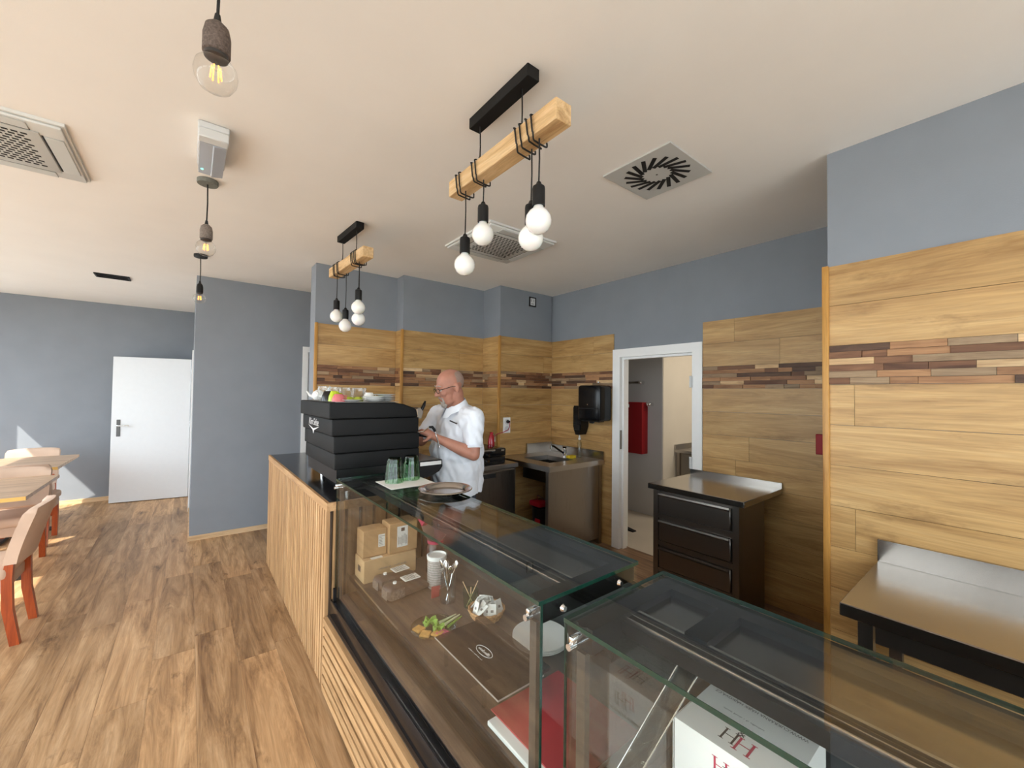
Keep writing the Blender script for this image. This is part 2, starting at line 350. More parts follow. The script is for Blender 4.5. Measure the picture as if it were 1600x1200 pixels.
        for i in range(m - 2):
            for k in range(n): f.append((1 + i * n + k, 1 + i * n + (k + 1) % n, 1 + (i + 1) * n + (k + 1) % n, 1 + (i + 1) * n + k))
        return s.add(v, f, mat)
    def cone(s, p0, r0, p1, r1, n=14):
        """round-ended tapered limb"""
        p0, p1 = Vector(p0), Vector(p1); s.ell(p0, r0, n, 8); s.ell(p1, r1, n, 8); s.cyl(p0, p1, r0, r1, n); return s
    def prism(s, poly, axis, a, b, mat=None):
        """extrude a 2-D outline along an axis: X -> (y,z), Y -> (x,z), Z -> (x,y)"""
        def P(u, w, t): return {'X': (t, u, w), 'Y': (u, t, w), 'Z': (u, w, t)}[axis]
        n = len(poly); v = [P(u, w, a) for u, w in poly] + [P(u, w, b) for u, w in poly]
        f = [(i, (i + 1) % n, n + (i + 1) % n, n + i) for i in range(n)] + [tuple(range(n - 1, -1, -1)), tuple(range(n, 2 * n))]
        return s.add(v, f, mat)
    def mesh(s, name, mat, sharp=38):
        me = bpy.data.meshes.new(name); me.from_pydata([tuple(p - s.o) for p in s.v], [], s.f)
        bm = bmesh.new(); bm.from_mesh(me); bmesh.ops.recalc_face_normals(bm, faces=list(bm.faces)); bm.to_mesh(me); bm.free()
        for p in me.polygons: p.use_smooth = True
        me.set_sharp_from_angle(angle=math.radians(sharp))
        if mat: me.materials.append(M[mat] if isinstance(mat, str) else mat)
        me.update(); return me
def obj(name, mb, mat, parent=None, sharp=38, bev=0.0):
    me = mb.mesh(name, mat, sharp)
    if bev:
        bm = bmesh.new(); bm.from_mesh(me)
        ed = [e for e in bm.edges if len(e.link_faces) == 2 and e.calc_face_angle() > 0.6]
        bmesh.ops.bevel(bm, geom=ed, offset=bev, segments=3, profile=0.5, affect='EDGES'); bm.to_mesh(me); bm.free()
        for p in me.polygons: p.use_smooth = True
        me.set_sharp_from_angle(angle=math.radians(sharp))
    o = bpy.data.objects.new(name, me); COL.objects.link(o)
    if parent is not None: o.parent = parent
    else: o.location = mb.o
    return o
def tag(o, label, cat, group=None):
    o['label'] = label; o['category'] = cat
    if group: o['group'] = group
    return o
def struct(name, mb, mat, sharp=38):
    o = obj(name, mb, mat, None, sharp); o['kind'] = 'structure'; return o
def thing(name, label, cat, loc=(0, 0, 0), rz=0.0, group=None):
    o = bpy.data.objects.new(name, None); COL.objects.link(o); o.location = loc; o.rotation_euler = (0, 0, rz); o.empty_display_size = 0.1
    return tag(o, label, cat, group)
def single(name, mb, mat, label, cat, group=None, sharp=38):
    return tag(obj(name, mb, mat, None, sharp), label, cat, group)
def dup(root, loc, rz=0.0, label=None, group=None):
    def cp(o, par):
        c = o.copy(); COL.objects.link(c); c.parent = par
        for ch in o.children: cp(ch, c)
        return c
    r = cp(root, None); r.location = loc; r.rotation_euler = (0, 0, rz)
    if label: r['label'] = label
    if group: r['group'] = group
    return r
def text_geo(body, size, shear=0.0, spacing=1.0):
    cu = bpy.data.curves.new('t', 'FONT'); cu.body = body; cu.size = size; cu.shear = shear; cu.align_x = 'CENTER'; cu.align_y = 'CENTER'; cu.space_character = spacing
    cu.resolution_u = 3
    o = bpy.data.objects.new('t', cu); COL.objects.link(o)
    dg = bpy.context.evaluated_depsgraph_get(); me = bpy.data.meshes.new_from_object(o.evaluated_get(dg))
    vs = [v.co.copy() for v in me.vertices]; fs = [tuple(p.vertices) for p in me.polygons]
    bpy.data.objects.remove(o); bpy.data.curves.remove(cu); bpy.data.meshes.remove(me)
    return vs, fs
def put_text(mb, body, size, o, ux, uy, shear=0.0, sx=1.0, spacing=1.0):
    vs, fs = text_geo(body, size, shear, spacing); o, ux, uy = Vector(o), Vector(ux).normalized(), Vector(uy).normalized()
    mb.add([o + ux * v.x * sx + uy * v.y for v in vs], fs); return mb
def strokes(mb, o, ux, uy, length, h):
    """a line of small print too blurred to read"""
    o, ux, uy = Vector(o), Vector(ux).normalized(), Vector(uy).normalized(); x = 0.0; rg = random.Random(4)
    while x < length:
        w_ = h * rg.uniform(0.18, 0.34); t_ = h * rg.choice([0.6, 0.65, 1.0, 0.6, 0.7])
        mb.add([o + ux * x, o + ux * (x + w_), o + ux * (x + w_ + h * 0.12) + uy * t_, o + ux * (x + h * 0.12) + uy * t_], [(0, 1, 2, 3)])
        x += w_ + h * rg.choice([0.16, 0.2, 0.24, 0.24, 0.9])
    return mb
def put_flat(mb, poly, o, ux, uy):
    o, ux, uy = Vector(o), Vector(ux).normalized(), Vector(uy).normalized()
    mb.add([o + ux * a + uy * b for a, b in poly], [tuple(range(len(poly)))]); return mb

# ================================================================== THE SETTING
X0, X1, Y0, Y1 = XW, 3.43, YB, 7.95
XN = 2.405        # face of the near wall on the right
# floor with planks
floor = struct('floor', MB().box(X0 - 0.1, X1 + 0.12, Y0 - 0.1, Y1 + 0.1, -0.12, -0.0015), 'floorbase')
pw, pl = 0.193, 1.285
nrow = int((0.62 - X0) / pw) + 1
for i in range(nrow):
    xa = X0 + i * pw; y = 0.3 - random.random() * pl
    while y < Y1:
        a, b = max(y, 0.3), min(y + pl, Y1)
        if b - a > 0.05:
            obj('floor_plank', MB().box(xa + 0.0006, xa + pw - 0.0006, a + 0.0006, b - 0.0006, -0.0015, 0.0), 'floorwood', floor)
        y += pl
struct('ceiling', MB().box(X0 - 0.15, 7.0, Y0 - 0.15, Y1 + 0.15, ZC, ZC + 0.12), 'ceiling')
struct('wall_far', MB().box(X0 - 0.15, 3.6, Y1, Y1 + 0.12, 0, ZC), 'grey')
# grey partition with the doorway in its side face and a white door frame in its front
XP, YP = 0.03, 5.33
wp = MB()
wp.box(XP, 1.055, YP, YP + 0.14, 0, ZC); wp.box(1.055, 2.0, YP, YP + 0.14, 2.045, ZC); wp.box(1.9, 3.43, YP, YP + 0.14, 0, ZC)
wp.box(XP, XP + 0.12, YP + 0.14, 6.66, 0, ZC); wp.box(XP, XP + 0.12, 6.66, 7.58, 2.02, ZC); wp.box(XP, XP + 0.12, 7.58, Y1, 0, ZC)
struct('wall_partition', wp, 'grey')
o = struct('door_3', MB().box(1.04, 1.10, YP - 0.012, YP + 0.15, 0, 2.075).box(1.84, 1.90, YP - 0.012, YP + 0.15, 0, 2.075).box(1.10, 1.84, YP - 0.012, YP + 0.15, 2.015, 2.075), 'white')
obj('door_leaf', MB().box(1.10, 1.84, YP + 0.04, YP + 0.08, 0.005, 2.015), 'white', o)
# kitchen back wall (three steps), free-standing end on the left
KB = 4.05; K2 = 3.89; K3 = 3.57; KX0 = 0.885; KX1 = 1.66; KX2 = 2.64
g = 0.012
struct('wall_back', MB().prism([(KX0 + 0.004, KB + g), (KX1 + g, KB + g), (KX1 + g, K2 + g), (KX2 + g, K2 + g), (KX2 + g, K3 + g), (3.43, K3 + g), (3.43, KB + 0.2), (KX0 + 0.004, KB + 0.2)], 'Z', 0, ZC), 'grey')
wall_back = bpy.data.objects['wall_back']
DY0, DY1, DZ = 1.795, 2.58, 1.945     # door opening in the side wall
wd = MB()
wd.box(X1 + g, X1 + 0.12, 0.5, DY0, 0, ZC); wd.box(X1 + g, X1 + 0.12, DY1, YP + 0.14, 0, ZC); wd.box(X1 + g, X1 + 0.12, DY0, DY1, DZ, ZC)
wall_side = struct('wall_side', wd, 'grey')
wall_right = struct('wall_right', MB().box(XN + g, X1 + 0.12, Y0 - 0.1, 0.61 - g, 0, ZC), 'grey')
# oak cladding: rows of planks, a band of reclaimed strips, corner trims
ROWS = [(1.987, 2.178), (1.795, 1.987), (1.42, 1.612), (1.23, 1.42), (1.04, 1.23), (0.848, 1.04), (0.656, 0.848), (0.464, 0.656), (0.272, 0.464), (0.08, 0.272), (0.0, 0.08)]
BAND = (1.612, 1.795)
def clad(parent, axis, a0, a1, face, sign, joints=None, gaps=(), band=True):
    """planks along X (axis 'X', face at y) or along Y (axis 'Y', face at x); sign: which way the wall lies"""
    def slab(name, s0, s1, z0, z1, d0, d1, mat):
        q0, q1 = sorted((face + sign * d0, face + sign * d1))
        m = MB()
        if axis == 'X': m.box(s0, s1, q0, q1, z0, z1)
        else: m.box(q0, q1, s0, s1, z0, z1)
        obj(name, m, mat, parent)
    def spans(z0, z1):
        out = [(a0, a1)]
        for g0, g1, gz in gaps:
            if z0 < gz:
                nx = []
                for p, q in out:
                    if g1 <= p or g0 >= q: nx.append((p, q)); continue
                    if g0 - p > 0.01: nx.append((p, g0))
                    if q - g1 > 0.01: nx.append((g1, q))
                out = nx
        return out
    for ri, (z0, z1) in enumerate(ROWS):
        for s0, s1 in spans(z0, z1):
            cuts = [s0]
            js = sorted(j for r, j in (joints or []) if r == ri and s0 + 0.02 < j < s1 - 0.02)
            if js: cuts += js
            else:
                p = s0 + random.uniform(0.25, 1.25)
                while p < s1 - 0.1: cuts.append(p); p += 1.29
            cuts.append(s1)
            for p, q in zip(cuts[:-1], cuts[1:]):
                slab('wall_plank', p + 0.0007, q - 0.0007, z0 + 0.0009, z1 - 0.0009, 0.0, g, 'plank' + axis)
    if not band: return
    nr = 6; h = (BAND[1] - BAND[0]) / nr
    for s0, s1 in spans(BAND[0], BAND[1]):
        for r in range(nr):
            p = s0
            while p < s1 - 0.002:
                ln = random.choice([0.09, 0.13, 0.17, 0.21, 0.25, 0.30]) * random.uniform(0.9, 1.1)
                q = min(p + ln, s1)
                if s1 - q < 0.03: q = s1
                k = random.choices('abcde', [28, 27, 15, 15, 15])[0]
                slab('reclaimed_strip', p + 0.0006, q - 0.0006, BAND[0] + r * h + 0.0006, BAND[0] + (r + 1) * h - 0.0006, -random.choice([0.0, 0.003, 0.006, 0.009]), g, 'mos_' + k + axis)
                p = q
clad(wall_back, 'X', KX0 + 0.012, KX1, KB, 1)
clad(wall_back, 'Y', K2, KB, KX1, 1)
clad(wall_back, 'X', KX1, KX2, K2, 1)
clad(wall_back, 'Y', K3, K2, KX2, 1)
clad(wall_back, 'X', KX2, X1, K3, 1)
clad(wall_side, 'Y', 0.7, K3, X1, 1, joints=[(1, 1.142), (0, 1.93)], gaps=[(1.72, 2.655, 2.012)])
clad(wall_right, 'Y', -1.3, 0.61, XN, 1, joints=[(2, 0.497), (2, -0.75), (5, 0.497), (5, -0.7), (3, -0.35), (4, -0.12), (0, -0.45), (1, -0.2)])
for i, (x, y) in enumerate(((KX0, KB - 0.013), (KX1 - 0.013, K2 - 0.013), (KX2 - 0.013, K3 - 0.013), (XN - 0.013, 0.61 - 0.02))):
    struct('trim_%d' % (i + 1), MB().rbox(x, x + 0.026, y, y + 0.026, 0, 2.181, 0.003), 'trimoak')
# door frame to the side room
dmb = MB()
dmb.box(X1 - 0.014, X1 + 0.135, 2.567, 2.655, 0, 2.012); dmb.box(X1 - 0.014, X1 + 0.135, 1.72, 1.808, 0, 2.012); dmb.box(X1 - 0.014, X1 + 0.135, 1.808, 2.567, 1.93, 2.012)
dr = struct('door_1', dmb, 'white')
obj('door_stop', MB().box(X1 + 0.03, X1 + 0.09, 2.545, 2.567, 0, 1.93).box(X1 + 0.03, X1 + 0.09, 1.808, 1.83, 0, 1.93).box(X1 + 0.03, X1 + 0.09, 1.83, 2.545, 1.908, 1.93), 'white', dr)
obj('strike_plate', MB().box(X1 - 0.006, X1 + 0.02, 2.560, 2.567, 1.0, 1.19), 'steeldark', dr)
for z in (1.62, 0.92):
    obj('hinge', MB().cyl((X1 - 0.02, 1.815, z), (X1 - 0.02, 1.815, z + 0.1), 0.009, n=10).box(X1 - 0.018, X1 - 0.0145, 1.80, 1.83, z, z + 0.1), 'white_metal', dr)
# open white door at the far end
dr2 = struct('door_2', MB().box(XP - 0.015, XP + 0.135, 7.555, 7.62, 0, 2.055).box(XP - 0.015, XP + 0.135, 6.62, 6.685, 0, 2.055).box(XP - 0.015, XP + 0.135, 6.685, 7.555, 1.99, 2.055), 'white')
lm = Matrix.Translation((XP - 0.02, 7.55, 0)) @ Matrix.Rotation(math.radians(-9.5), 4, 'Z')
leaf = obj('door_leaf', MB().rbox(-0.84, 0, -0.02, 0.02, 0.008, 1.985, 0.003, 1, lm), 'leafwhite', dr2)
obj('handle_plate', MB().rbox(-0.785, -0.745, -0.027, -0.019, 0.90, 1.13, 0.003, 1, lm), 'plategrey', dr2)
hb = MB(); hb.tube([lm @ Vector(p) for p in ((-0.765, -0.02, 1.05), (-0.765, -0.065, 1.05), (-0.75, -0.075, 1.05), (-0.645, -0.075, 1.047))], 0.009, 8); obj('door_handle', hb, 'alu', dr2)
for z in (0.25, 1.0, 1.75): obj('hinge', MB().cyl((XP - 0.024, 7.56, z), (XP - 0.024, 7.56, z + 0.09), 0.008, n=10), 'alu', dr2)
# skirting
struct('baseboard_far', MB().box(X0, XP, Y1 - 0.012, Y1, 0, 0.055), 'beech')
struct('baseboard_partition', MB().box(XP - 0.012, 1.04, YP - 0.012, YP, 0, 0.05).box(XP - 0.012, XP, YP, 6.62, 0, 0.05), 'beech')
# glazed walls (outside the frame, where the daylight comes in)
def glazed(name, axis, at, thick, lo, hi, wins):
    m = MB()
    def bx(a, b, z0, z1):
        if axis == 'X': m.box(at - thick, at, a, b, z0, z1)
        else: m.box(a, b, at - thick, at, z0, z1)
    bx(lo, hi, WIN_Z1, ZC); bx(lo, hi, 0, WIN_Z0); p = lo
    for a, b in wins: bx(p, a, WIN_Z0, WIN_Z1); p = b
    bx(p, hi, WIN_Z0, WIN_Z1)
    return struct(name, m, 'grey')
glazed('wall_left', 'X', XW, 0.15, Y0 - 0.15, Y1, LEFT_WINDOWS)
glazed('wall_front', 'Y', YB, 0.15, X0 - 0.15, XN + 0.1, BACK_WINDOWS)
k = 0
for axis, at, wins in (('X', XW - 0.07, LEFT_WINDOWS), ('Y', YB - 0.07, BACK_WINDOWS)):
    for a, b in wins:
        k += 1; fm = MB(); gm = MB()
        def bx(m, p, q, z0, z1, t):
            if axis == 'X': m.box(at - t, at + t, p, q, z0, z1)
            else: m.box(p, q, at - t, at + t, z0, z1)
        mid = (a + b) / 2
        for p, q in ((a, a + 0.05), (b - 0.05, b), (mid - 0.035, mid + 0.035)): bx(fm, p, q, WIN_Z0, WIN_Z1, 0.03)
        for z in (WIN_Z0, WIN_Z1 - 0.05): bx(fm, a + 0.05, mid - 0.035, z, z + 0.05, 0.03); bx(fm, mid + 0.035, b - 0.05, z, z + 0.05, 0.03)
        wo = struct('window_%d' % k, fm, 'white')
        for p, q in ((a + 0.05, mid - 0.035), (mid + 0.035, b - 0.05)):
            gm = MB(); bx(gm, p, q, WIN_Z0 + 0.05, WIN_Z1 - 0.05, 0.004); obj('pane', gm, 'winpane', wo)
struct('ground', MB().box(-40, XW - 0.15, -40, 40, -0.4, -0.13).box(XW - 0.15, 30, -40, YB - 0.15, -0.4, -0.13), 'paving')
# side room beyond the door
struct('floor_side', MB().box(X1 + 0.12, 7.0, 0.5, 4.3, -0.12, -0.002), 'tile')
struct('wall_sideroom', MB().box(4.69, 7.0, 2.87, 4.4, 0, ZC), 'sidewall')
struct('wall_sideroom_back', MB().box(4.70, 7.0, 2.862, 2.869, 0, ZC), 'sidewall_lit')  # lit face of the same wall, as a sheet in the lighter tone
struct('wall_sideroom_end', MB().box(7.0, 7.1, 0.3, 2.87, 0, ZC).box(3.43, 7.0, 0.3, 0.5, 0, ZC).box(3.55, 4.69, 4.25, 4.4, 0, ZC), 'sidewall_lit')

# ================================================================== COUNTER AND DISPLAY CASES
CX, CY0, CY1, CZ = 0.575, 2.28, 4.28, 0.964
t = thing('bar_counter', 'bar counter with black top and upright oak slats under the coffee machine', 'counter', (0.9, 3.28, 0))
O = (0.9, 3.28, 0)
obj('carcass', MB(O).prism([(0.605, CY0 + 0.02), (1.19, CY0 + 0.02), (1.19, 4.03), (0.87, 4.03), (0.87, CY1 - 0.01), (0.605, CY1 - 0.01)], 'Z', 0, 0.929), 'slatback', t)
obj('worktop', MB(O).prism([(CX + 0.016, CY0 + 0.004), (1.22, CY0 + 0.004), (1.22, 4.04), (0.88, 4.04), (0.88, CY1), (CX + 0.016, CY1)], 'Z', 0.93, CZ), 'ctop', t, 20)
obj('edge_band', MB(O).box(CX, CX + 0.0155, CY0 - 0.012, CY1, 0.921, CZ + 0.001).box(CX + 0.0155, 1.22, CY0 - 0.012, CY0 + 0.0035, 0.921, CZ + 0.001), 'slatY', t)
n = 41; pitch = (CY1 - CY0 - 0.004) / n
for i in range(n):
    y = CY0 + 0.004 + i * pitch
    obj('front_slat', MB(O).box(CX + 0.004, CX + 0.03, y + 0.008, y + pitch - 0.008, 0.0, 0.9205), 'slatZ', t)
obj('front_backing', MB(O).box(CX + 0.022, 0.605, CY0 + 0.004, CY1 - 0.004, 0.001, 0.925), 'slatback', t)
n = 8; pitch = 0.60 / n
for i in range(n):
    x = 0.612 + i * pitch
    obj('end_slat', MB(O).box(x, x + pitch - 0.019, CY0 - 0.002, CY0 + 0.02, 0.0, 0.92), 'slatZ', t)

TOPZ, GX0, GX1 = 1.09, 0.617, 0.985
def display_case(label, ya, yb, bars):
    """ya near end, yb far end"""
    O = (0.9, (ya + yb) / 2, 0)
    t = thing('display_case', label, 'display case', O)
    obj('base_cabinet', MB(O).box(0.60, 1.25, ya, yb, 0.0, 0.36).box(0.64, 1.25, ya, yb, 0.36, 0.47), 'black', t)
    obj('front_rail', MB(O).rbox(0.598, 0.638, ya, yb, 0.362, 0.468, 0.006), 'blackgloss', t)
    n = 8; ph = 0.385 / n
    for i in range(n):
        z = 0.006 + i * ph
        obj('slat', MB(O).box(CX - 0.008, CX + 0.012, ya, yb, z + 0.0075, z + ph - 0.0075), 'slatY', t)
    obj('slat_backing', MB(O).box(CX + 0.0125, 0.5995, ya, yb, 0.0, 0.388), 'slatback', t)
    dk = obj('deck', MB(O).box(0.70, 1.245, ya + 0.01, yb - 0.01, 0.545, 0.57), 'deck', t)
    obj('deck_support', MB(O).box(0.73, 1.24, ya + 0.02, yb - 0.02, 0.471, 0.544), 'tealdark', t)
    obj('deck_edge', MB(O).box(0.692, 0.6995, ya + 0.01, yb - 0.01, 0.545, 0.572), 'alu', dk)
    obj('riser_glass', MB(O).box(0.678, 0.682, ya + 0.01, yb - 0.01, 0.471, 0.585), 'pane', t)
    obj('well', MB(O).box(0.64, 0.69, ya + 0.01, yb - 0.01, 0.4705, 0.476), 'deck', t)
    # glass
    obj('front_glass', MB(O).box(0.6205, 0.6265, ya, yb, 0.45, TOPZ - 0.0095), 'caseglass', t)
    for y in (ya - 0.002, yb): obj('glass_edge', MB(O).box(0.6200, 0.6268, y, y + 0.002, 0.45, TOPZ - 0.0095), 'glassedge', t)
    tg = obj('top_glass', MB(O).box(GX0, GX1, ya, yb, TOPZ - 0.009, TOPZ), 'caseglass', t)
    obj('top_glass_edge', MB(O).box(GX0 - 0.0012, GX0, ya, yb, TOPZ - 0.009, TOPZ).box(GX1, GX1 + 0.0012, ya, yb, TOPZ - 0.009, TOPZ)
        .box(GX0, GX1, ya - 0.0012, ya, TOPZ - 0.009, TOPZ).box(GX0, GX1, yb, yb + 0.0012, TOPZ - 0.009, TOPZ), 'glassedge', tg)
    side = [(0.628, 0.475), (1.243, 0.475), (1.243, 0.86), (0.985, 1.03), (0.985, TOPZ - 0.0095), (0.628, TOPZ - 0.0095)]
    for y in (ya + 0.004, yb - 0.010):
        obj('end_glass', MB(O).prism(side, 'Y', y, y + 0.006), 'caseglass', t)
    # black top frame with a steel inset and the rails of the rear doors
    fr = MB(O); zt = TOPZ - 0.0105
    fr.box(0.93, 0.984, ya + 0.012, yb - 0.012, 1.035, zt); fr.box(0.735, 0.785, ya + 0.012, yb - 0.012, 1.045, zt - 0.012)
    for y in (ya + 0.012, yb - 0.055): fr.box(0.64, 0.93, y, y + 0.043, 1.03, zt)
    for y0, y1 in bars: fr.box(0.785, 0.93, y0, y1, 1.05, zt)
    fo = obj('top_frame', fr, 'black', t)
    obj('inset_plate', MB(O).box(0.785, 0.93, ya + 0.055, yb - 0.055, 1.055, 1.062), 'steel', t)
    for x, wd_ in ((0.784, 0.007), (0.762, 0.003), (0.744, 0.003)):
        obj('door_rail', MB(O).box(x, x + wd_, ya + 0.056, yb - 0.056, zt - 0.011, zt - 0.005), 'alu', t)
    fillh = obj('added_fill_housing', MB(O).box(0.742, 0.766, ya + 0.06, yb - 0.06, 1.036, 1.0448), 'black', t)  # unseen cover, added to carry the glowing strip
    obj('added_fill_strip', MB(O).box(0.746, 0.762, ya + 0.065, (bars[0][0] - 0.06) if bars else yb - 0.065, 1.0345, 1.0358), 'led', fillh)  # glowing strip added to brighten the things in the case
    back = [(0.970, 1.030), (0.980, 1.034), (1.249, 0.862), (1.249, 0.571), (1.239, 0.571), (1.239, 0.858)]
    obj('rear_panel', MB(O).prism(back, 'Y', ya + 0.012, yb - 0.012), 'tealdark', t)
    for y, s in ((ya, -1), (yb, 1)):
        for x in (0.69, 0.90):
            obj('screw', MB(O).cyl((x, y + s * 0.001, 1.055), (x, y + s * 0.009, 1.055), 0.009, 0.006, 12), 'chrome', t)
        obj('glass_clamp', MB(O).rbox(0.606, 0.64, y - s * 0.028 - 0.006, y - s * 0.028 + 0.006, 1.052, 1.066, 0.003).cyl((0.600, y - s * 0.028, 1.048), (0.619, y - s * 0.028, 1.048), 0.007, n=10), 'chrome', t)
        for x in (0.645, 0.955):
            obj('glass_pad', MB(O).cyl((x, y - s * 0.03, TOPZ - 0.0175), (x, y - s * 0.03, TOPZ - 0.0102), 0.012, n=16), 'black', t)
        obj('corner_post', MB(O).box(0.630, 0.645, y - s * 0.034 - 0.011, y - s * 0.034 + 0.011, 0.476, 1.03), 'bronze', t)
        obj('latch', MB(O).box(0.606, 0.6195, y - s * 0.03 - 0.009, y - s * 0.03 + 0.009, 0.47, 0.53), 'black', t)
    return t
case1 = display_case('long glass display case beside the bar counter, holding boxes, bags and plates', 0.675, 2.265, [])
case2 = display_case('nearer glass display case with a white carton, below the wooden wall', -0.85, 0.598, [(0.385, 0.43)])
O2 = tuple(case2.location)
sq = [Vector((0.79, 0.430, 1.040)), Vector((0.79, 0.388, 1.044)), Vector((0.640, 0.428, 0.890)), Vector((0.640, 0.482, 0.853))]
nn_ = (sq[1] - sq[0]).cross(sq[3] - sq[0]).normalized() * 0.002
obj('slanted_strip', MB(O2).add(sq + [p + nn_ for p in sq], [(0, 1, 2, 3), (4, 5, 6, 7), (0, 1, 5, 4), (1, 2, 6, 5), (2, 3, 7, 6), (3, 0, 4, 7)]), 'pane', case2)
for p_, q_ in ((sq[0], sq[3]), (sq[1], sq[2])): obj('strip_edge', MB(O2).tube([p_, q_], 0.0016, 6), 'alu', case2)
# perforated vent along the back of the nearer case
vp = MB(O2); 
for i in range(46):
    for j in range(4): 
        y = -0.70 + i * 0.026; zz = 0.70 + j * 0.022; xx = 1.2345
        vp.box(xx - 0.003, xx + 0.002, y, y + 0.014, zz, zz + 0.011)
vo = obj('vent_holes', vp, 'darkslot', case2); vo['kind'] = 'stuff'
vn = [(1.2345, 0.69), (1.2345, 0.79), (1.2385, 0.79), (1.2385, 0.69)]
obj('vent_strip', MB(O2).prism(vn, 'Y', -0.72, 0.50), 'steeldark', case2)

# ------------------------------------------------------------------ things on and in the long case
def lathe_thing(name, label, cat, loc, parts, group=None, n=28):
    t = thing(name, label, cat, loc, 0, group)
    for pn, prof, mat in parts: obj(pn, MB(loc).lathe(prof, loc, n), mat, t)
    return t
sheet = MB((0.87, 1.96, TOPZ)).box(0.755, 0.99, 1.86, 2.07, TOPZ + 0.0005, TOPZ + 0.002)
single('paper_napkin', sheet, 'paper', 'square white napkin on the glass top under the green tumblers', 'napkin')
for (x, y, lb) in ((0.825, 2.0, 'green tinted tumbler upside down on the napkin, the left one'), (0.925, 2.02, 'green tinted tumbler upside down on the napkin, beside the drip tray')):
    loc = (x, y, TOPZ + 0.0025); t = thing('tumbler', lb, 'glass', loc, 0, 'green tumblers on the glass case')
    gm = MB(loc); prof = [(0.046, 0), (0.0455, 0.004), (0.034, 0.115)]
    gm.olathe(prof, loc, 24); obj('glass_wall', gm, 'greenglass', t)
    obj('glass_base', MB(loc).lathe([(0.0335, 0.1155), (0.033, 0.120), (0.030, 0.124)], loc, 24), 'greenbase', t)
    obj('green_shoulder', MB(loc).olathe([(0.0372, 0.082), (0.0342, 0.1152)], loc, 24), 'greenbase', t)
    rb = MB(loc)
    for i in range(12):
        q = 2 * PI * i / 12; rb.tube([(x + 0.0455 * math.cos(q), y + 0.0455 * math.sin(q), loc[2] + 0.006), (x + 0.0348 * math.cos(q), y + 0.0348 * math.sin(q), loc[2] + 0.112)], 0.0022, 5)
    ro = obj('facet_ribs', rb, 'greenglass', t)
loc = (0.94, 1.68, TOPZ + 0.0005)
lathe_thing('round_tray', 'round stainless serving tray on the glass case top', 'tray', loc, [('tray_plate', [(0.0, 0.0), (0.088, 0.0), (0.100, 0.012), (0.122, 0.016), (0.124, 0.014), (0.125, 0.0165), (0.122, 0.019), (0.098, 0.0155), (0.086, 0.003), (0.0, 0.003)], 'steelpolish')], n=48)

DZ_ = 0.5705
def carton(name, label, x0, x1, y0, y1, z0, z1, mat, marks, group=None):
    O = ((x0 + x1) / 2, (y0 + y1) / 2, z0); t = thing(name, label, 'box', O, 0, group)
    obj('carton', MB(O).rbox(x0, x1, y0, y1, z0, z1, 0.003, 1), mat, t)
    obj('tape_seam', MB(O).box(x0 + 0.004, x1 - 0.004, (y0 + y1) / 2 - 0.012, (y0 + y1) / 2 + 0.012, z1, z1 + 0.0006), mat, t)
    for mk in marks:
        nm, mm, ml = mk; obj(nm, mm(O), ml, t)
    return t
def label_front(x0, x1, z0, z1, y):
    return lambda O: MB(O).box(x0, x1, y - 0.0012, y - 0.0002, z0, z1)
def print_front(x0, x1, z0, z1, y, rows=7, vert=False):
    def f(O):
        m = MB(O); random.seed(5)
        for r in range(rows):
            if vert:
                xx = x0 + (x1 - x0) * (r + 0.5) / rows; m.box(xx - 0.0012, xx + 0.0012, y - 0.0018, y - 0.0013, z0 + random.random() * (z1 - z0) * 0.2, z1 - random.random() * (z1 - z0) * 0.3)
            else:
                zz = z0 + (z1 - z0) * (r + 0.5) / rows; m.box(x0 + 0.004, x1 - random.random() * (x1 - x0) * 0.5, y - 0.0018, y - 0.0013, zz - 0.001, zz + 0.001)
        return m
    return f
yb_ = 2.10
carton('cardboard_box', 'long pale cardboard box at the bottom of the stack in the case', 0.715, 1.0, yb_, yb_ + 0.14, DZ_, DZ_ + 0.115, 'kraftlight',
       [('printed_line', lambda O: strokes(MB(O), (0.79, yb_ - 0.0008, DZ_ + 0.056), (1, 0, 0), (0, 0, 1), 0.16, 0.009), 'greyink'),
        ('hand_hole', lambda O: MB(O).rbox(0.7138, 0.7148, yb_ + 0.05, yb_ + 0.09, DZ_ + 0.045, DZ_ + 0.075, 0.0003, 1), 'ink'),
        ('flap_label', lambda O: MB(O).box(0.755, 0.815, yb_ + 0.004, yb_ + 0.03, DZ_ + 0.1152, DZ_ + 0.1162), 'paper')])
carton('cardboard_box', 'brown cardboard box on the stack, left, shipping label at its edge', 0.72, 0.846, yb_ + 0.035, yb_ + 0.135, DZ_ + 0.1165, DZ_ + 0.255, 'kraft',
       [('shipping_label', label_front(0.80, 0.835, DZ_ + 0.16, DZ_ + 0.225, yb_ + 0.035), 'paper'), ('label_print', print_front(0.80, 0.835, DZ_ + 0.165, DZ_ + 0.22, yb_ + 0.035), 'ink')])
carton('cardboard_box', 'taller brown cardboard box on the stack, right, big white label', 0.85, 1.01, yb_ + 0.01, yb_ + 0.12, DZ_ + 0.1165, DZ_ + 0.275, 'kraft',
       [('shipping_label', label_front(0.893, 0.953, DZ_ + 0.145, DZ_ + 0.255, yb_ + 0.01), 'paper'), ('label_print', print_front(0.896, 0.95, DZ_ + 0.15, DZ_ + 0.215, yb_ + 0.01, 8, True), 'greyink'),
        ('label_code', lambda O: MB(O).box(0.915, 0.935, yb_ + 0.0082, yb_ + 0.0088, DZ_ + 0.228, DZ_ + 0.246), 'ink')])
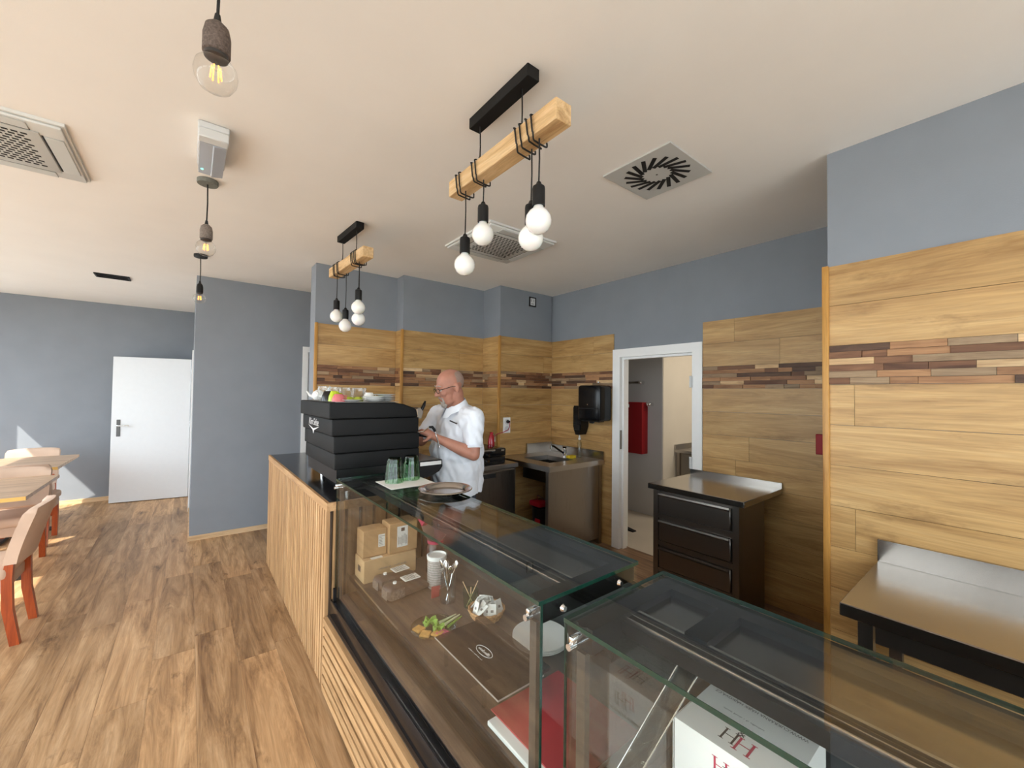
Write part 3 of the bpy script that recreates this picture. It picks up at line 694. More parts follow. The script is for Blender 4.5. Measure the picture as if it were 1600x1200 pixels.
def coffee_bag(label, cx, cy, rz):
    O = (cx, cy, DZ_); t = thing('coffee_bag', label, 'coffee bag', O, rz, 'coffee bags in the case')
    m = MB()
    m.rbox(-0.05, 0.17, -0.045, 0.045, 0.0, 0.07, 0.024, 3)
    for v in m.v: 
        if v.x > 0.135: v.z = 0.012 + v.z * 0.35
        v.z = max(v.z + 0.004 * math.sin(v.x * 60) * (1 if v.z > 0.03 else 0), 0.0)
    obj('bag_body', m, 'bag', t, 60)
    obj('bag_end_print', MB().rbox(-0.0515, -0.0495, -0.03, 0.03, 0.008, 0.05, 0.0005, 1), 'beans', t)
    obj('side_print', MB().rbox(-0.04, 0.03, -0.0465, -0.0445, 0.01, 0.055, 0.0005, 1), 'beans', t)
    obj('white_label', MB().box(0.04, 0.12, -0.030, 0.026, 0.0715, 0.0755), 'paper', t)
    lp = MB()
    for i in range(5): lp.box(0.046, 0.112 - 0.012 * (i % 2), -0.024 + i * 0.010, -0.021 + i * 0.010, 0.0757, 0.0762)
    obj('label_print', lp, 'ink', t)
    obj('valve', MB().cyl((0.0, 0.0, 0.066), (0.0, 0.0, 0.0745), 0.009, n=14), 'porcelain', t)
    return t
coffee_bag('brown coffee bag with a white label lying against the cardboard boxes', 0.79, 2.005, 0.1)
coffee_bag('brown coffee bag with a white label lying in front of its twin, by the plate', 0.79, 1.885, 0.05)
# tin with a white lid
loc = (1.005, 1.87, DZ_)
t = thing('paper_tub', 'tall printed tub with a white lid beside the spoon jar', 'tub', loc)
obj('tub_wall', MB(loc).lathe([(0.044, 0), (0.047, 0.004), (0.047, 0.145), (0.046, 0.148)], loc), 'tubgrey', t)
wr = MB(loc)
for i in range(11): wr.lathe([(0.0473, 0.012 + i * 0.0115), (0.0475, 0.0145 + i * 0.0115)], loc)
obj('printed_bands', wr, 'greyink', t)
obj('lid', MB(loc).lathe([(0.050, 0.140), (0.051, 0.158), (0.046, 0.160), (0.043, 0.152), (0.0, 0.151)], loc), 'porcelain', t)
# jar of spoons: the jar and each spoon
loc = (0.975, 1.70, DZ_); t = thing('glass_jar', 'clear glass jar full of teaspoons in the case', 'jar', loc)
obj('jar_wall', MB(loc).olathe([(0.0, 0.002), (0.034, 0.002), (0.036, 0.01), (0.036, 0.13)], loc), 'mugglass', t)
def spoon(i):
    q = 2 * PI * i / 6 + 0.3; r = 0.020; lean = 0.03
    o_ = (loc[0], loc[1], loc[2] + 0.004)
    b0 = Vector((loc[0] + r * 0.5 * math.cos(q + PI), loc[1] + r * 0.5 * math.sin(q + PI), loc[2] + 0.006))
    b1 = Vector((loc[0] + (r + lean * 0.3) * math.cos(q), loc[1] + (r + lean * 0.3) * math.sin(q), loc[2] + 0.128 + 0.012 * (i % 3)))
    m = MB(o_); m.tube([b0, b0.lerp(b1, 0.5), b1], [0.0026, 0.0018, 0.0022], 6)
    d = (b1 - b0).normalized(); c = b1 + d * 0.02
    rot = d.to_track_quat('Z', 'X').to_matrix().to_4x4(); m.ell((0, 0, 0), (0.013, 0.0045, 0.023), 12, 8, Matrix.Translation(c) @ rot @ Matrix.Rotation(q, 4, 'Z'))
    single('teaspoon', m, 'chrome', 'steel teaspoon standing bowl up in the glass jar', 'spoon', 'teaspoons in the jar')
for i in range(6): spoon(i)
single('red_card', MB((0.955, 1.775, DZ_)).prism([(0.925, DZ_), (0.965, DZ_), (0.97, DZ_ + 0.05), (0.925, DZ_ + 0.055)], 'Y', 1.768, 1.771), 'redcard', 'small red card leaning between tub and spoon jar', 'card')
loc = (1.035, 1.60, DZ_); t = thing('glass_tumbler', 'clear greenish glass with stirrers beside the spoon jar', 'glass', loc)
obj('glass_wall', MB(loc).olathe([(0.0, 0.002), (0.030, 0.002), (0.037, 0.075)], loc), 'greenglass', t)
for i in range(3):
    q = i * 2.1; single('stirrer', MB(loc).tube([(loc[0] - 0.02 * math.cos(q), loc[1] - 0.02 * math.sin(q), DZ_ + 0.005), (loc[0] + 0.04 * math.cos(q), loc[1] + 0.04 * math.sin(q), DZ_ + 0.105)], 0.002, 6), 'beech', 'thin wooden stirrer in the greenish glass', 'stirrer', 'stirrers in the glass')
single('napkin_block', MB((1.09, 1.575, DZ_)).rbox(1.065, 1.125, 1.53, 1.59, DZ_, DZ_ + 0.02, 0.002, 1), 'paper', 'small stack of white napkins behind the sugar basket', 'napkins')
# sugar basket with sachets
loc = (1.035, 1.47, DZ_); t = thing('sugar_basket', 'round wicker basket of sugar sachets in the case', 'basket', loc)
obj('basket_wall', MB(loc).olathe([(0.0, 0.003), (0.05, 0.003), (0.066, 0.022), (0.076, 0.045)], loc, 30), 'wicker', t)
rm = MB(loc)
for hh, rr in ((0.012, 0.058), (0.024, 0.067), (0.036, 0.072), (0.046, 0.077)):
    rm.ring([(loc[0] + rr * math.cos(a * PI / 16) * (1 + 0.02 * (-1) ** a), loc[1] + rr * math.sin(a * PI / 16) * (1 + 0.02 * (-1) ** a), DZ_ + hh) for a in range(32)], 0.0045, 6)
obj('woven_rim', rm, 'wicker', t)
random.seed(3)
for i in range(20):
    q = i * 2.4; r = 0.010 + 0.047 * math.sqrt(i / 20)
    mat = Matrix.Translation((loc[0] + r * math.cos(q), loc[1] + r * math.sin(q), DZ_ + 0.050 + random.uniform(0, 0.012))) @ Matrix.Rotation(q + random.uniform(0.8, 1.6), 4, 'Z') @ Matrix.Rotation(random.uniform(0.45, 1.3), 4, 'X')
    m = MB(mat.translation); m.rbox(-0.018, 0.018, -0.027, 0.027, -0.0015, 0.0015, 0.001, 1, mat)
    m2 = MB(mat.translation); m2.box(-0.006, 0.006, -0.006, 0.004, 0.0016, 0.0019, mat)
    so = single('sugar_sachet', m, 'paper', 'white sugar sachet in the wicker basket', 'sachet', 'sugar sachets in the basket')
    obj('sachet_print', m2, 'greyink', so)
# plate of snacks
loc = (0.815, 1.535, DZ_)
t = lathe_thing('glass_plate', 'clear glass plate of crackers and greens in the case', 'plate', loc, [('plate_disc', [(0.0, 0.003), (0.06, 0.003), (0.092, 0.012), (0.094, 0.0145), (0.06, 0.0055), (0.0, 0.0055)], 'plateglass')], n=40)
for i, (dx, dy, a) in enumerate(((-0.056, 0.022, 0.35), (-0.050, -0.026, 0.75), (-0.010, -0.052, 0.5))):
    c = (loc[0] + dx, loc[1] + dy, DZ_ + 0.006 + i * 0.0005); mt = Matrix.Translation(c) @ Matrix.Rotation(a, 4, 'Z')
    single('cracker', MB(c).rbox(-0.020, 0.020, -0.020, 0.020, 0.0, 0.009, 0.003, 2, mt), 'cracker', 'golden square cracker on the glass plate', 'cracker', 'crackers on the plate')
def ruffle(c, r, h, seed):
    m = MB(c); n = 18; vs = [Vector((c[0], c[1], c[2] + h * 0.5))]; fs = []
    for k in range(1, 5):
        for i in range(n):
            q = 2 * PI * i / n; rr = r * k / 4; zz = h * (0.5 + 0.45 * math.sin(q * 5 + k * 1.3 + seed) * k / 4)
            vs.append(Vector((c[0] + rr * math.cos(q) * 1.1, c[1] + rr * math.sin(q), c[2] + max(zz, 0.001))))
    for i in range(n): fs.append((0, 1 + i, 1 + (i + 1) % n))
    for k in range(3):
        for i in range(n): fs.append((1 + k * n + i, 1 + (k + 1) * n + i, 1 + (k + 1) * n + (i + 1) % n, 1 + k * n + (i + 1) % n))
    m.add(vs, fs); return m
single('lettuce_leaf', ruffle((0.812, 1.56, DZ_ + 0.0075), 0.030, 0.030, 0.4), 'lettuce', 'curly green lettuce leaf on the glass plate, nearer the bags', 'lettuce')
single('lettuce_leaf', ruffle((0.822, 1.505, DZ_ + 0.0075), 0.023, 0.026, 2.1), 'lettuce', 'smaller green lettuce leaf on the glass plate, beside the crackers', 'lettuce')
for i in range(5):
    a = Vector((0.835 + i * 0.006, 1.545 - i * 0.012, DZ_ + 0.013 + (i % 2) * 0.006)); b = a + Vector((0.085, 0.005 + 0.006 * i, 0.004))
    so = single('spring_onion', MB(a).tube([a, a.lerp(b, 0.3), a.lerp(b, 0.65), b], [0.006, 0.0045, 0.004, 0.002], 8), 'leekwhite' if i % 2 else 'lettuce', 'spring onion stalk laid across the glass plate', 'spring onion', 'spring onions on the plate')
for i in range(3):
    c = (0.808 + 0.016 * i, 1.463 + 0.004 * i, DZ_ + 0.012); mt = Matrix.Translation(c) @ Matrix.Rotation(0.5, 4, 'Z') @ Matrix.Rotation(0.15, 4, 'X')
    single('ham_slice', MB(c).rbox(-0.007, 0.007, -0.022, 0.022, -0.002, 0.002, 0.0015, 1, mt), 'radish', 'pink and white slice at the near rim of the glass plate', 'slice', 'pink slices on the plate')
# smoked acrylic cover on small feet, with its printed oval
A = Vector((0.73, 1.325, 0.66)); 
t = thing('acrylic_stand', 'long smoked acrylic stand with an oval emblem in the case', 'stand', (0.80, 1.15, DZ_)); O = (0.80, 1.15, DZ_)
ax0, ax1, ay0, ay1, az = 0.725, 0.905, 0.965, 1.355, 0.652
obj('acrylic_sheet', MB(O).rbox(ax0, ax1, ay0, ay1, az, az + 0.005, 0.001, 1), 'acrylic', t)
obj('folded_lip', MB(O).rbox(ax1 - 0.006, ax1 + 0.03, ay0, ay1, az + 0.0055, az + 0.02, 0.002, 1), 'acrylic', t)
obj('bright_edge', MB(O).box(ax0 - 0.001, ax0, ay0, ay1, az, az + 0.005).box(ax0, ax1, ay0 - 0.001, ay0, az, az + 0.005), 'greyedge', t)
for x in (ax0 + 0.02, ax1 - 0.02):
    for y in (ay0 + 0.10, ay1 - 0.05): obj('foot', MB(O).cyl((x, y, DZ_), (x, y, az - 0.0002), 0.007, n=10), 'pane', t)
em = MB(O); cx_, cy_ = 0.820, 1.175
pts = [(cx_ + 0.018 * math.cos(a * PI / 14), cy_ + 0.042 * math.sin(a * PI / 14), az + 0.0058) for a in range(28)]
em.ring(pts, 0.0008, 4); strokes(em, (cx_ - 0.006, cy_ + 0.03, az + 0.0056), (0, -1, 0), (1, 0, 0), 0.06, 0.012); strokes(em, (cx_ - 0.034, cy_ + 0.05, az + 0.0056), (0, -1, 0), (1, 0, 0), 0.085, 0.004)
obj('oval_emblem', em, 'whiteink', t)
# white plates stacked at the near end
for i in range(3):
    loc = (1.105, 1.20, DZ_ + 0.0005 + i * 0.0075)
    lathe_thing('dinner_plate', ['white dinner plate at the bottom of the stack of three', 'white dinner plate in the middle of the stack of three', 'topmost white dinner plate of the stack behind the acrylic stand'][i], 'plate', loc,
                [('plate_disc', [(0.0, 0.0), (0.055, 0.0), (0.062, 0.004), (0.108, 0.016), (0.110, 0.019), (0.105, 0.019), (0.06, 0.0075), (0.0, 0.006)], 'porcelain')], n=40)
# red and white menu folder at the near end of the long case
t = thing('menu_folder', 'red and white menu folder lying at the near end of the long case', 'folder', (0.83, 0.90, DZ_)); O = (0.83, 0.90, DZ_)
obj('white_pages', MB(O).rbox(0.712, 0.90, 0.70, 1.0, DZ_, DZ_ + 0.014, 0.002, 1), 'card', t)
obj('red_cover', MB(O).rbox(0.742, 1.03, 0.70, 1.025, DZ_ + 0.0145, DZ_ + 0.019, 0.001, 1), 'redcard', t)
# bowl with the pink cloth and a spoon handle
loc = (1.075, 2.02, DZ_)
t = lathe_thing('storage_jar', 'dark brown storage jar standing under the plum bowl', 'jar', loc, [('jar_body', [(0.0, 0.0), (0.045, 0.0), (0.05, 0.01), (0.05, 0.14), (0.04, 0.16), (0.0, 0.161)], 'jarbrown'), ('jar_lid', [(0.0, 0.1615), (0.044, 0.1615), (0.044, 0.176), (0.0, 0.177)], 'redink')], n=28)
loc = (1.075, 2.02, DZ_ + 0.1775)
t = lathe_thing('serving_bowl', 'plum coloured bowl at the back corner of the long case', 'bowl', loc, [('bowl_shell', [(0.0, 0.0), (0.04, 0.0), (0.064, 0.03), (0.076, 0.075), (0.080, 0.11), (0.076, 0.11), (0.060, 0.035), (0.0, 0.008)], 'plum')], n=36)
c = (1.06, 2.02, DZ_ + 0.266); m = ruffle(c, 0.078, 0.06, 1.0)
for v in m.v: v.z += 0.012 * noise.noise(v * 40)
so = single('pink_cloth', m, 'pinkcloth', 'crumpled bright pink cloth heaped in the plum bowl', 'cloth')
c = (1.055, 2.0, DZ_ + 0.308); m = ruffle(c, 0.030, 0.03, 3.0); single('tissue', m, 'palepink', 'pale pink tissue on top of the pink cloth', 'tissue')

# ------------------------------------------------------------------ the white cartons in the nearer case
def serif_H(m, o, ux, uy, h, wid, st=0.16, thin=0.05):
    b = wid * st
    for x0 in (0, wid - b):
        put_flat(m, [(x0, 0), (x0 + b, 0), (x0 + b, h), (x0, h)], o, ux, uy)
        for z in (0, h - h * thin): put_flat(m, [(x0 - b * 0.8, z), (x0 + b * 1.8, z), (x0 + b * 1.8, z + h * thin), (x0 - b * 0.8, z + h * thin)], Vector(o) + Vector(ux).cross(Vector(uy)) * 0.0001, ux, uy)
    put_flat(m, [(b, h * 0.5), (wid - b, h * 0.5), (wid - b, h * 0.5 + h * thin * 1.2), (b, h * 0.5 + h * thin * 1.2)], Vector(o) + Vector(ux).cross(Vector(uy)) * 0.0002, ux, uy)
bx0, bx1, by0, by1, bz0, bz1 = 0.882, 1.095, 0.279, 0.506, DZ_, 0.82
O = ((bx0 + bx1) / 2, (by0 + by1) / 2, bz0)
t = thing('cake_carton', 'white cake carton with H and H monogram in the nearer case', 'box', O)
obj('carton', MB(O).prism([(by0, bz0), (by1, bz0), (by1, bz1), (by0, bz1)], 'X', bx0, bx1), 'card', t)
obj('side_flap', MB(O).prism([(bx0 + 0.002, bz0 + 0.06), (bx0 + 0.075, bz0 + 0.06), (bx0 + 0.08, bz1 - 0.004), (bx0 + 0.002, bz1 - 0.004)], 'Y', by1 + 0.004, by1 + 0.0055), 'card', t)
ux, uy = Vector((0, -1, 0)), Vector((1, 0, 0)); zt = bz1 + 0.0004
mk = MB(O); serif_H(mk, (0.908, 0.419, zt), ux, uy, 0.038, 0.026); obj('monogram_black', mk, 'ink', t)
mk = MB(O); serif_H(mk, (0.900, 0.389, zt + 0.0003), ux, uy, 0.043, 0.030); obj('monogram_red', mk, 'redink', t)
mk = MB(O); put_text(mk, '&', 0.026, (0.953, 0.391, zt + 0.0004), ux, uy); obj('ampersand', mk, 'ink', t)
mk = MB(O); put_text(mk, 'WWW.CUKRÁRNA HÁJEK HÁJKOVÁ.CZ', 0.0125, (1.045, 0.3925, zt), -ux, -uy, sx=0.86); obj('web_address', mk, 'ink', t)
mk = MB(O); strokes(mk, (1.003, 0.365, zt), -ux, -uy, 0.09, 0.005); obj('small_print', mk, 'greyink', t)
uz = Vector((0, 0, 1)); fx = bx0 - 0.0004
mk = MB(O); serif_H(mk, (fx, 0.418, 0.764), ux, uz, 0.032, 0.028); obj('front_monogram_red', mk, 'redink', t)
mk = MB(O); serif_H(mk, (fx - 0.0003, 0.396, 0.755), ux, uz, 0.032, 0.028); obj('front_monogram_black', mk, 'ink', t)
mk = MB(O); put_text(mk, 'HÁJEK & HÁJKOVÁ', 0.011, (fx, 0.392, 0.738), ux, uz); obj('front_name', mk, 'ink', t)
obj('inner_pane', MB(O2).prism([(0.66, 0.58), (1.22, 0.58), (1.22, 0.84), (0.97, 1.02), (0.66, 1.02)], 'Y', 0.516, 0.520), 'caseglass', case2)
single('cake_board', MB((0.80, 0.46, DZ_)).rbox(0.71, 0.872, 0.39, 0.505, DZ_, DZ_ + 0.01, 0.002, 1), 'redcard', 'flat red carton lying before the white cake carton', 'carton')

# ================================================================== ESPRESSO MACHINE
MY0, MY1 = 2.44, 3.20
O = (0.9, 2.82, CZ)
t = thing('espresso_machine', 'large black espresso machine with stepped body on the bar counter', 'coffee machine', O)
bands = [(0.619, 0.0, 1.391, 1.486), (0.636, 0.004, 1.293, 1.3895), (0.648, 0.008, 1.193, 1.2915), (0.656, 0.012, 1.098, 1.1915)]
XR = {1.391: 1.160, 1.3895: 1.160, 1.293: 1.167, 1.2915: 1.167, 1.193: 1.174, 1.1915: 1.174, 1.098: 1.177}
for i_, (x, dy, z0, z1) in enumerate(bands):
    ya_, yb_, xr = MY0 + dy, MY1 - dy, XR[z0]
    if i_ == 0: bm__ = MB(O).prism([(x, z0), (xr, z0), (1.15, 1.435), (1.135, 1.449), (1.06, 1.474), (1.0, 1.486), (x, 1.486)], 'Y', ya_, yb_)
    else: bm__ = MB(O).prism([(x, ya_), (xr, ya_), (xr, ya_ + 0.045), (1.11, ya_ + 0.045), (1.11, yb_ - 0.045), (xr, yb_ - 0.045), (xr, yb_), (x, yb_)], 'Z', z0, z1)
    obj('body_band', bm__, 'machine', t, bev=0.007)
for y in (MY0 + 0.012, MY1 - 0.05):
    obj('side_foot', MB(O).prism([(1.02, 1.0), (1.178, 1.0), (1.177, 1.0975), (1.02, 1.0975)], 'Y', y, y + 0.038), 'machine', t)
obj('rear_body', MB(O).box(1.1105, 1.118, MY0 + 0.06, MY1 - 0.06, 1.1, 1.39), 'blackgloss', t)
obj('base_frame', MB(O).box(0.672, 1.12, MY0 + 0.025, MY1 - 0.025, 1.018, 1.0975), 'black', t)
obj('base_pan', MB(O).box(0.774, 1.10, MY0 + 0.09, MY1 - 0.09, CZ + 0.008, 1.0178), 'black', t)
for x in (0.75, 1.07):
    for y in (2.50, 3.08): obj('foot', MB(O).cyl((x, y, CZ + 0.0005), (x, y, CZ + 0.03), 0.020, 0.017, 16).cyl((x, y, CZ + 0.03), (x, y, 1.018), 0.012, n=14), 'chrome', t)
obj('cup_rail', MB(O).box(0.66, 1.04, MY0 + 0.03, MY1 - 0.03, 1.486, 1.4885), 'steeldark', t)
tr = [(1.1785, 1.10), (1.345, 1.10), (1.348, 1.055), (1.325, 1.025), (1.27, 1.0), (1.1785, 0.985)]
dt = obj('drip_tray', MB(O).prism(tr, 'Y', MY0 + 0.012, MY1 - 0.012), 'black', t)
obj('chrome_stripe', MB(O).box(1.185, 1.338, MY0 + 0.010, MY0 + 0.0118, 1.070, 1.094), 'brightmetal', dt)
obj('tray_grid', MB(O).box(1.185, 1.335, MY0 + 0.03, MY1 - 0.03, 1.1003, 1.103), 'steeldark', dt)
for y in (2.66, 2.98):
    gh = obj('group_head', MB(O).lathe([(0.0, 1.285), (0.036, 1.285), (0.036, 1.33), (0.030, 1.335), (0.030, 1.37), (0.0, 1.375)], (1.185, y, 0), 20).box(1.115, 1.185, y - 0.03, y + 0.03, 1.325, 1.37), 'chrome', t)
obj('portafilter', MB(O).lathe([(0.0, 1.25), (0.03, 1.252), (0.034, 1.284), (0.0, 1.284)], (1.185, 2.98, 0), 18).tube([(1.215, 2.98, 1.27), (1.26, 2.98, 1.266), (1.33, 2.98, 1.25)], [0.006, 0.011, 0.013], 10), 'blackgloss', t)
obj('dial_housing', MB(O).prism([(1.162, 1.385), (1.21, 1.375), (1.225, 1.42), (1.20, 1.45), (1.157, 1.43)], 'Y', 2.50, 2.60), 'steeldark', t)
obj('chrome_cheek', MB(O).prism([(1.178, 1.31), (1.192, 1.31), (1.178, 1.44), (1.165, 1.43)], 'Y', MY0 + 0.055, MY0 + 0.062), 'chrome', t)
obj('steam_lever', MB(O).tube([(1.215, 2.55, 1.40), (1.232, 2.55, 1.425), (1.252, 2.55, 1.462), (1.262, 2.55, 1.49)], [0.006, 0.011, 0.012, 0.006], 10), 'blackgloss', t)
sw = [(1.16, 2.50, 1.30), (1.19, 2.50, 1.285), (1.225, 2.495, 1.29), (1.262, 2.49, 1.318), (1.285, 2.487, 1.318), (1.300, 2.485, 1.300), (1.305, 2.484, 1.287)]
so = obj('steam_wand', MB(O).tube(sw[:4], 0.0045, 8), 'chrome', t)
obj('wand_grip', MB(O).tube(sw[3:], [0.007, 0.0095, 0.0095, 0.008], 10), 'black', so)
obj('wand_tip', MB(O).tube([sw[-1], (1.318, 2.48, 1.245), (1.335, 2.475, 1.187)], 0.0042, 8).ell((1.337, 2.475, 1.183), 0.007, 10, 6), 'chrome', so)
lg = MB(O); ux, uz = Vector((0, -1, 0)), Vector((0, 0, 1)); lo = Vector((0.6355, 2.88, 1.350))
put_text(lg, 'Klim Selise', 0.062, lo, ux, uz, shear=0.2, sx=0.95)
o2 = lo + Vector((0, 0, -0.032))
put_flat(lg, [(-0.15, 0.010), (0.0, -0.010), (0.0, -0.024)], o2, ux, uz); put_flat(lg, [(0.15, 0.010), (0.0, -0.024), (0.0, -0.010)], o2, ux, uz)
put_flat(lg, [(-0.022, -0.018), (0.022, -0.018), (0.0, -0.044)], o2 + Vector((-0.0001, 0, 0)), ux, uz)
obj('logo', lg, 'whiteink', t, 10)

# ------------------------------------------------------------------ crockery on top of the machine
TZ = 1.489
def teapot(label, x, y, rz, s=1.0):
    t = thing('teapot', label, 'teapot', (x, y, TZ), rz, 'white teapots on the coffee machine')
    obj('pot', MB().lathe([(0.0, 0.0), (0.032 * s, 0.0), (0.05 * s, 0.02 * s), (0.052 * s, 0.042 * s), (0.040 * s, 0.066 * s), (0.024 * s, 0.074 * s), (0.022 * s, 0.078 * s), (0.0, 0.085 * s)], (0, 0, 0), 24), 'porcelain', t)
    obj('spout', MB().tube([(0.040 * s, 0, 0.025 * s), (0.066 * s, 0, 0.036 * s), (0.078 * s, 0, 0.058 * s), (0.090 * s, 0, 0.070 * s)], [0.013 * s, 0.010 * s, 0.007 * s, 0.006 * s], 10), 'porcelain', t)
    obj('handle', MB().tube([(-0.042 * s, 0, 0.062 * s), (-0.066 * s, 0, 0.072 * s), (-0.082 * s, 0, 0.05 * s), (-0.068 * s, 0, 0.024 * s), (-0.046 * s, 0, 0.02 * s)], 0.005 * s, 8), 'porcelain', t)
    obj('knob', MB().ell((0, 0, 0.089 * s), 0.008 * s, 12, 8), 'porcelain', t)
    return t
teapot('white porcelain teapot at the far left corner of the coffee machine', 0.712, 3.10, PI * 0.97, 0.85)
teapot('white porcelain teapot behind the glass mugs, nearer than its twin', 0.735, 2.93, PI * 0.97, 0.85)
def mug(label, x, y, rz, h=0.085, r=0.037):
    t = thing('glass_mug', label, 'mug', (x, y, TZ), rz, 'clear glass mugs on the coffee machine')
    obj('mug_wall', MB().olathe([(0.0, 0.003), (r * 0.92, 0.003), (r, 0.012), (r * 0.95, h * 0.55), (r, h * 0.62), (r, h)], (0, 0, 0), 22), 'mugglass', t)
    obj('handle', MB().tube([(r * 0.97, 0, h * 0.9), (r + 0.022, 0, h * 0.88), (r + 0.026, 0, h * 0.5), (r * 0.98, 0, h * 0.3)], 0.004, 8), 'mugglass', t)
    obj('rim', MB().ring([(r * math.cos(a * PI / 12), r * math.sin(a * PI / 12), h) for a in range(24)], 0.0016, 5), 'mugglass', t)
    return t
mug('tall clear glass mug nearest the white teapots', 0.672, 2.78, 0.95, 0.092)
mug('clear glass mug behind the lime cup', 0.745, 2.80, 0.95, 0.088)
mug('clear glass mug at the middle of the machine, left of its twin', 0.826, 2.80, 0.95, 0.085, 0.039)
mug('clear glass mug at the right end of the mugs', 0.905, 2.80, 0.95, 0.085, 0.039)
def cup(name, label, x, y, mat, r=0.036, h=0.055):
    """a cup turned upside down"""
    t = thing(name, label, 'cup', (x, y, TZ), 0.4, 'upturned cups on the coffee machine')
    obj('cup_shell', MB().lathe([(0.0, h), (r * 0.55, h), (r * 0.62, h * 0.96), (r * 0.92, h * 0.5), (r, 0.0), (r * 0.95, 0.0), (r * 0.85, h * 0.5), (0.0, h * 0.92)], (0, 0, 0), 24), mat, t)
    obj('handle', MB().tube([(r * 0.75, 0, h * 0.8), (r + 0.016, 0, h * 0.75), (r + 0.014, 0, h * 0.3), (r * 0.93, 0, h * 0.3)], 0.004, 8), mat, t)
    return t
cup('espresso_cup', 'black cup upturned at the edge of the coffee machine', 0.672, 2.70, 'blackglaze', 0.035, 0.062)
cup('espresso_cup', 'lime green cup upturned behind the coral cup', 0.69, 2.61, 'lime', 0.036, 0.062)
cup('espresso_cup', 'coral pink cup upturned at the near edge of the machine', 0.692, 2.53, 'pink', 0.038, 0.045)
cup('espresso_cup', 'small olive green cup upturned behind the white saucer', 0.775, 2.63, 'limeplate', 0.030, 0.028)
cup('espresso_cup', 'small olive green cup upturned beside the lime saucers', 0.835, 2.62, 'limeplate', 0.030, 0.028)
cup('coffee_cup', 'white coffee cup upturned behind the lime saucers', 0.93, 2.70, 'porcelain', 0.04, 0.055)
SAU = [(0.0, 0.0), (0.034, 0.0), (0.040, 0.003), (0.068, 0.010), (0.070, 0.012), (0.066, 0.012), (0.036, 0.005), (0.0, 0.004)]
def saucer(label, x, y, z, mat, top=None, group=None, s=1.0):
    t = thing('saucer', label, 'saucer', (x, y, z), 0, group)
    obj('saucer_dish', MB().lathe([(r * s, zz) for r, zz in SAU], (0, 0, 0), 32), mat, t)
    if top: obj('glazed_top', MB().lathe([(0.0, 0.0055), (0.036 * s, 0.0055), (0.065 * s, 0.0125), (0.0, 0.0127)][:3] + [(0.0, 0.0128)], (0, 0, 0), 32), top, t)
    return t
saucer('white saucer lying alone before the olive cups', 0.765, 2.535, TZ, 'porcelain', s=1.05)
names = ['bottom', 'second', 'third', 'topmost']
for i in range(3): saucer('lime topped white saucer, %s of the lime stack' % ['bottom', 'middle', 'topmost'][i], 0.905, 2.54, TZ + i * 0.0105, 'porcelain', 'limeplate' if i == 2 else None, 'lime saucers')
for i in range(4): saucer('white saucer with dark top, %s of the right stack' % names[i], 1.0, 2.62 - 0.015, TZ + i * 0.0115, 'porcelain', 'blackglaze', 'dark topped saucers')

# ================================================================== KITCHEN FURNITURE
# undercounter fridge
O = (2.25, 3.5, 0); t = thing('undercounter_fridge', 'stainless undercounter fridge with black handle slot behind the man', 'fridge', O)
FX0, FX1, FY0, FY1, FZ = 1.93, 2.555, 3.12, 3.875, 0.87
obj('cabinet', MB(O).box(FX0 + 0.01, FX1 - 0.01, FY0 + 0.03, FY1, 0.09, FZ - 0.041), 'steelz', t)
obj('worktop', MB(O).rbox(FX0, FX1, FY0, FY1, FZ - 0.04, FZ, 0.003, 1), 'steelx', t)
fd = obj('door', MB(O).rbox(FX0 + 0.03, FX1 - 0.03, FY0 + 0.006, FY0 + 0.0295, 0.12, FZ - 0.06, 0.004, 1), 'steelz', t)
obj('handle_slot', MB(O).box(2.09, 2.29, FY0 + 0.004, FY0 + 0.0058, 0.755, 0.795), 'darkslot', fd)
for x in (FX0 + 0.05, FX1 - 0.05):
    for y in (FY0 + 0.06, FY1 - 0.05): obj('leg', MB(O).cyl((x, y, 0), (x, y, 0.09), 0.018, n=12), 'steelz', t)
# contact grill on the fridge
O = (2.24, 3.4, FZ + 0.0005); t = thing('contact_grill', 'black contact grill standing on the undercounter fridge', 'grill', O); z = FZ + 0.0005
obj('lower_body', MB(O).rbox(2.02, 2.455, 3.20, 3.60, z, z + 0.062, 0.008), 'blackgloss', t)
obj('upper_body', MB(O).rbox(2.02, 2.455, 3.19, 3.60, z + 0.068, z + 0.145, 0.012), 'blackgloss', t)
obj('handle', MB(O).tube([(2.06, 3.19, z + 0.12), (2.06, 3.165, z + 0.135), (2.30, 3.165, z + 0.135), (2.30, 3.19, z + 0.12)], 0.008, 8), 'alu', t)
obj('knob', MB(O).cyl((2.24, 3.20, z + 0.03), (2.24, 3.18, z + 0.03), 0.014, n=14), 'chrome', t)
obj('latch', MB(O).cyl((2.24, 3.19, z + 0.088), (2.24, 3.172, z + 0.088), 0.013, n=14), 'chrome', t)
obj('badge', MB(O).box(2.395, 2.43, 3.1885, 3.1899, z + 0.118, z + 0.132), 'alu', t)
obj('splash_lid', MB(O).rbox(2.04, 2.47, 3.605, 3.64, z, z + 0.43, 0.008), 'black', t)
# red flask
loc = (2.51, 3.52, FZ + 0.0005); t = thing('red_flask', 'red metal flask with pale handle by the wall socket', 'flask', loc)
obj('body', MB(loc).lathe([(0.0, 0), (0.036, 0.0), (0.038, 0.01), (0.036, 0.16), (0.026, 0.22), (0.018, 0.245), (0.0, 0.246)], loc), 'redgloss', t)
obj('cap', MB(loc).lathe([(0.018, 0.247), (0.019, 0.268), (0.0, 0.270)], loc), 'redgloss', t)
obj('handle', MB(loc).tube([(loc[0] + 0.018, loc[1], loc[2] + 0.255), (loc[0] + 0.042, loc[1], loc[2] + 0.24), (loc[0] + 0.046, loc[1], loc[2] + 0.18), (loc[0] + 0.036, loc[1], loc[2] + 0.15)], 0.005, 8), 'alu', t)
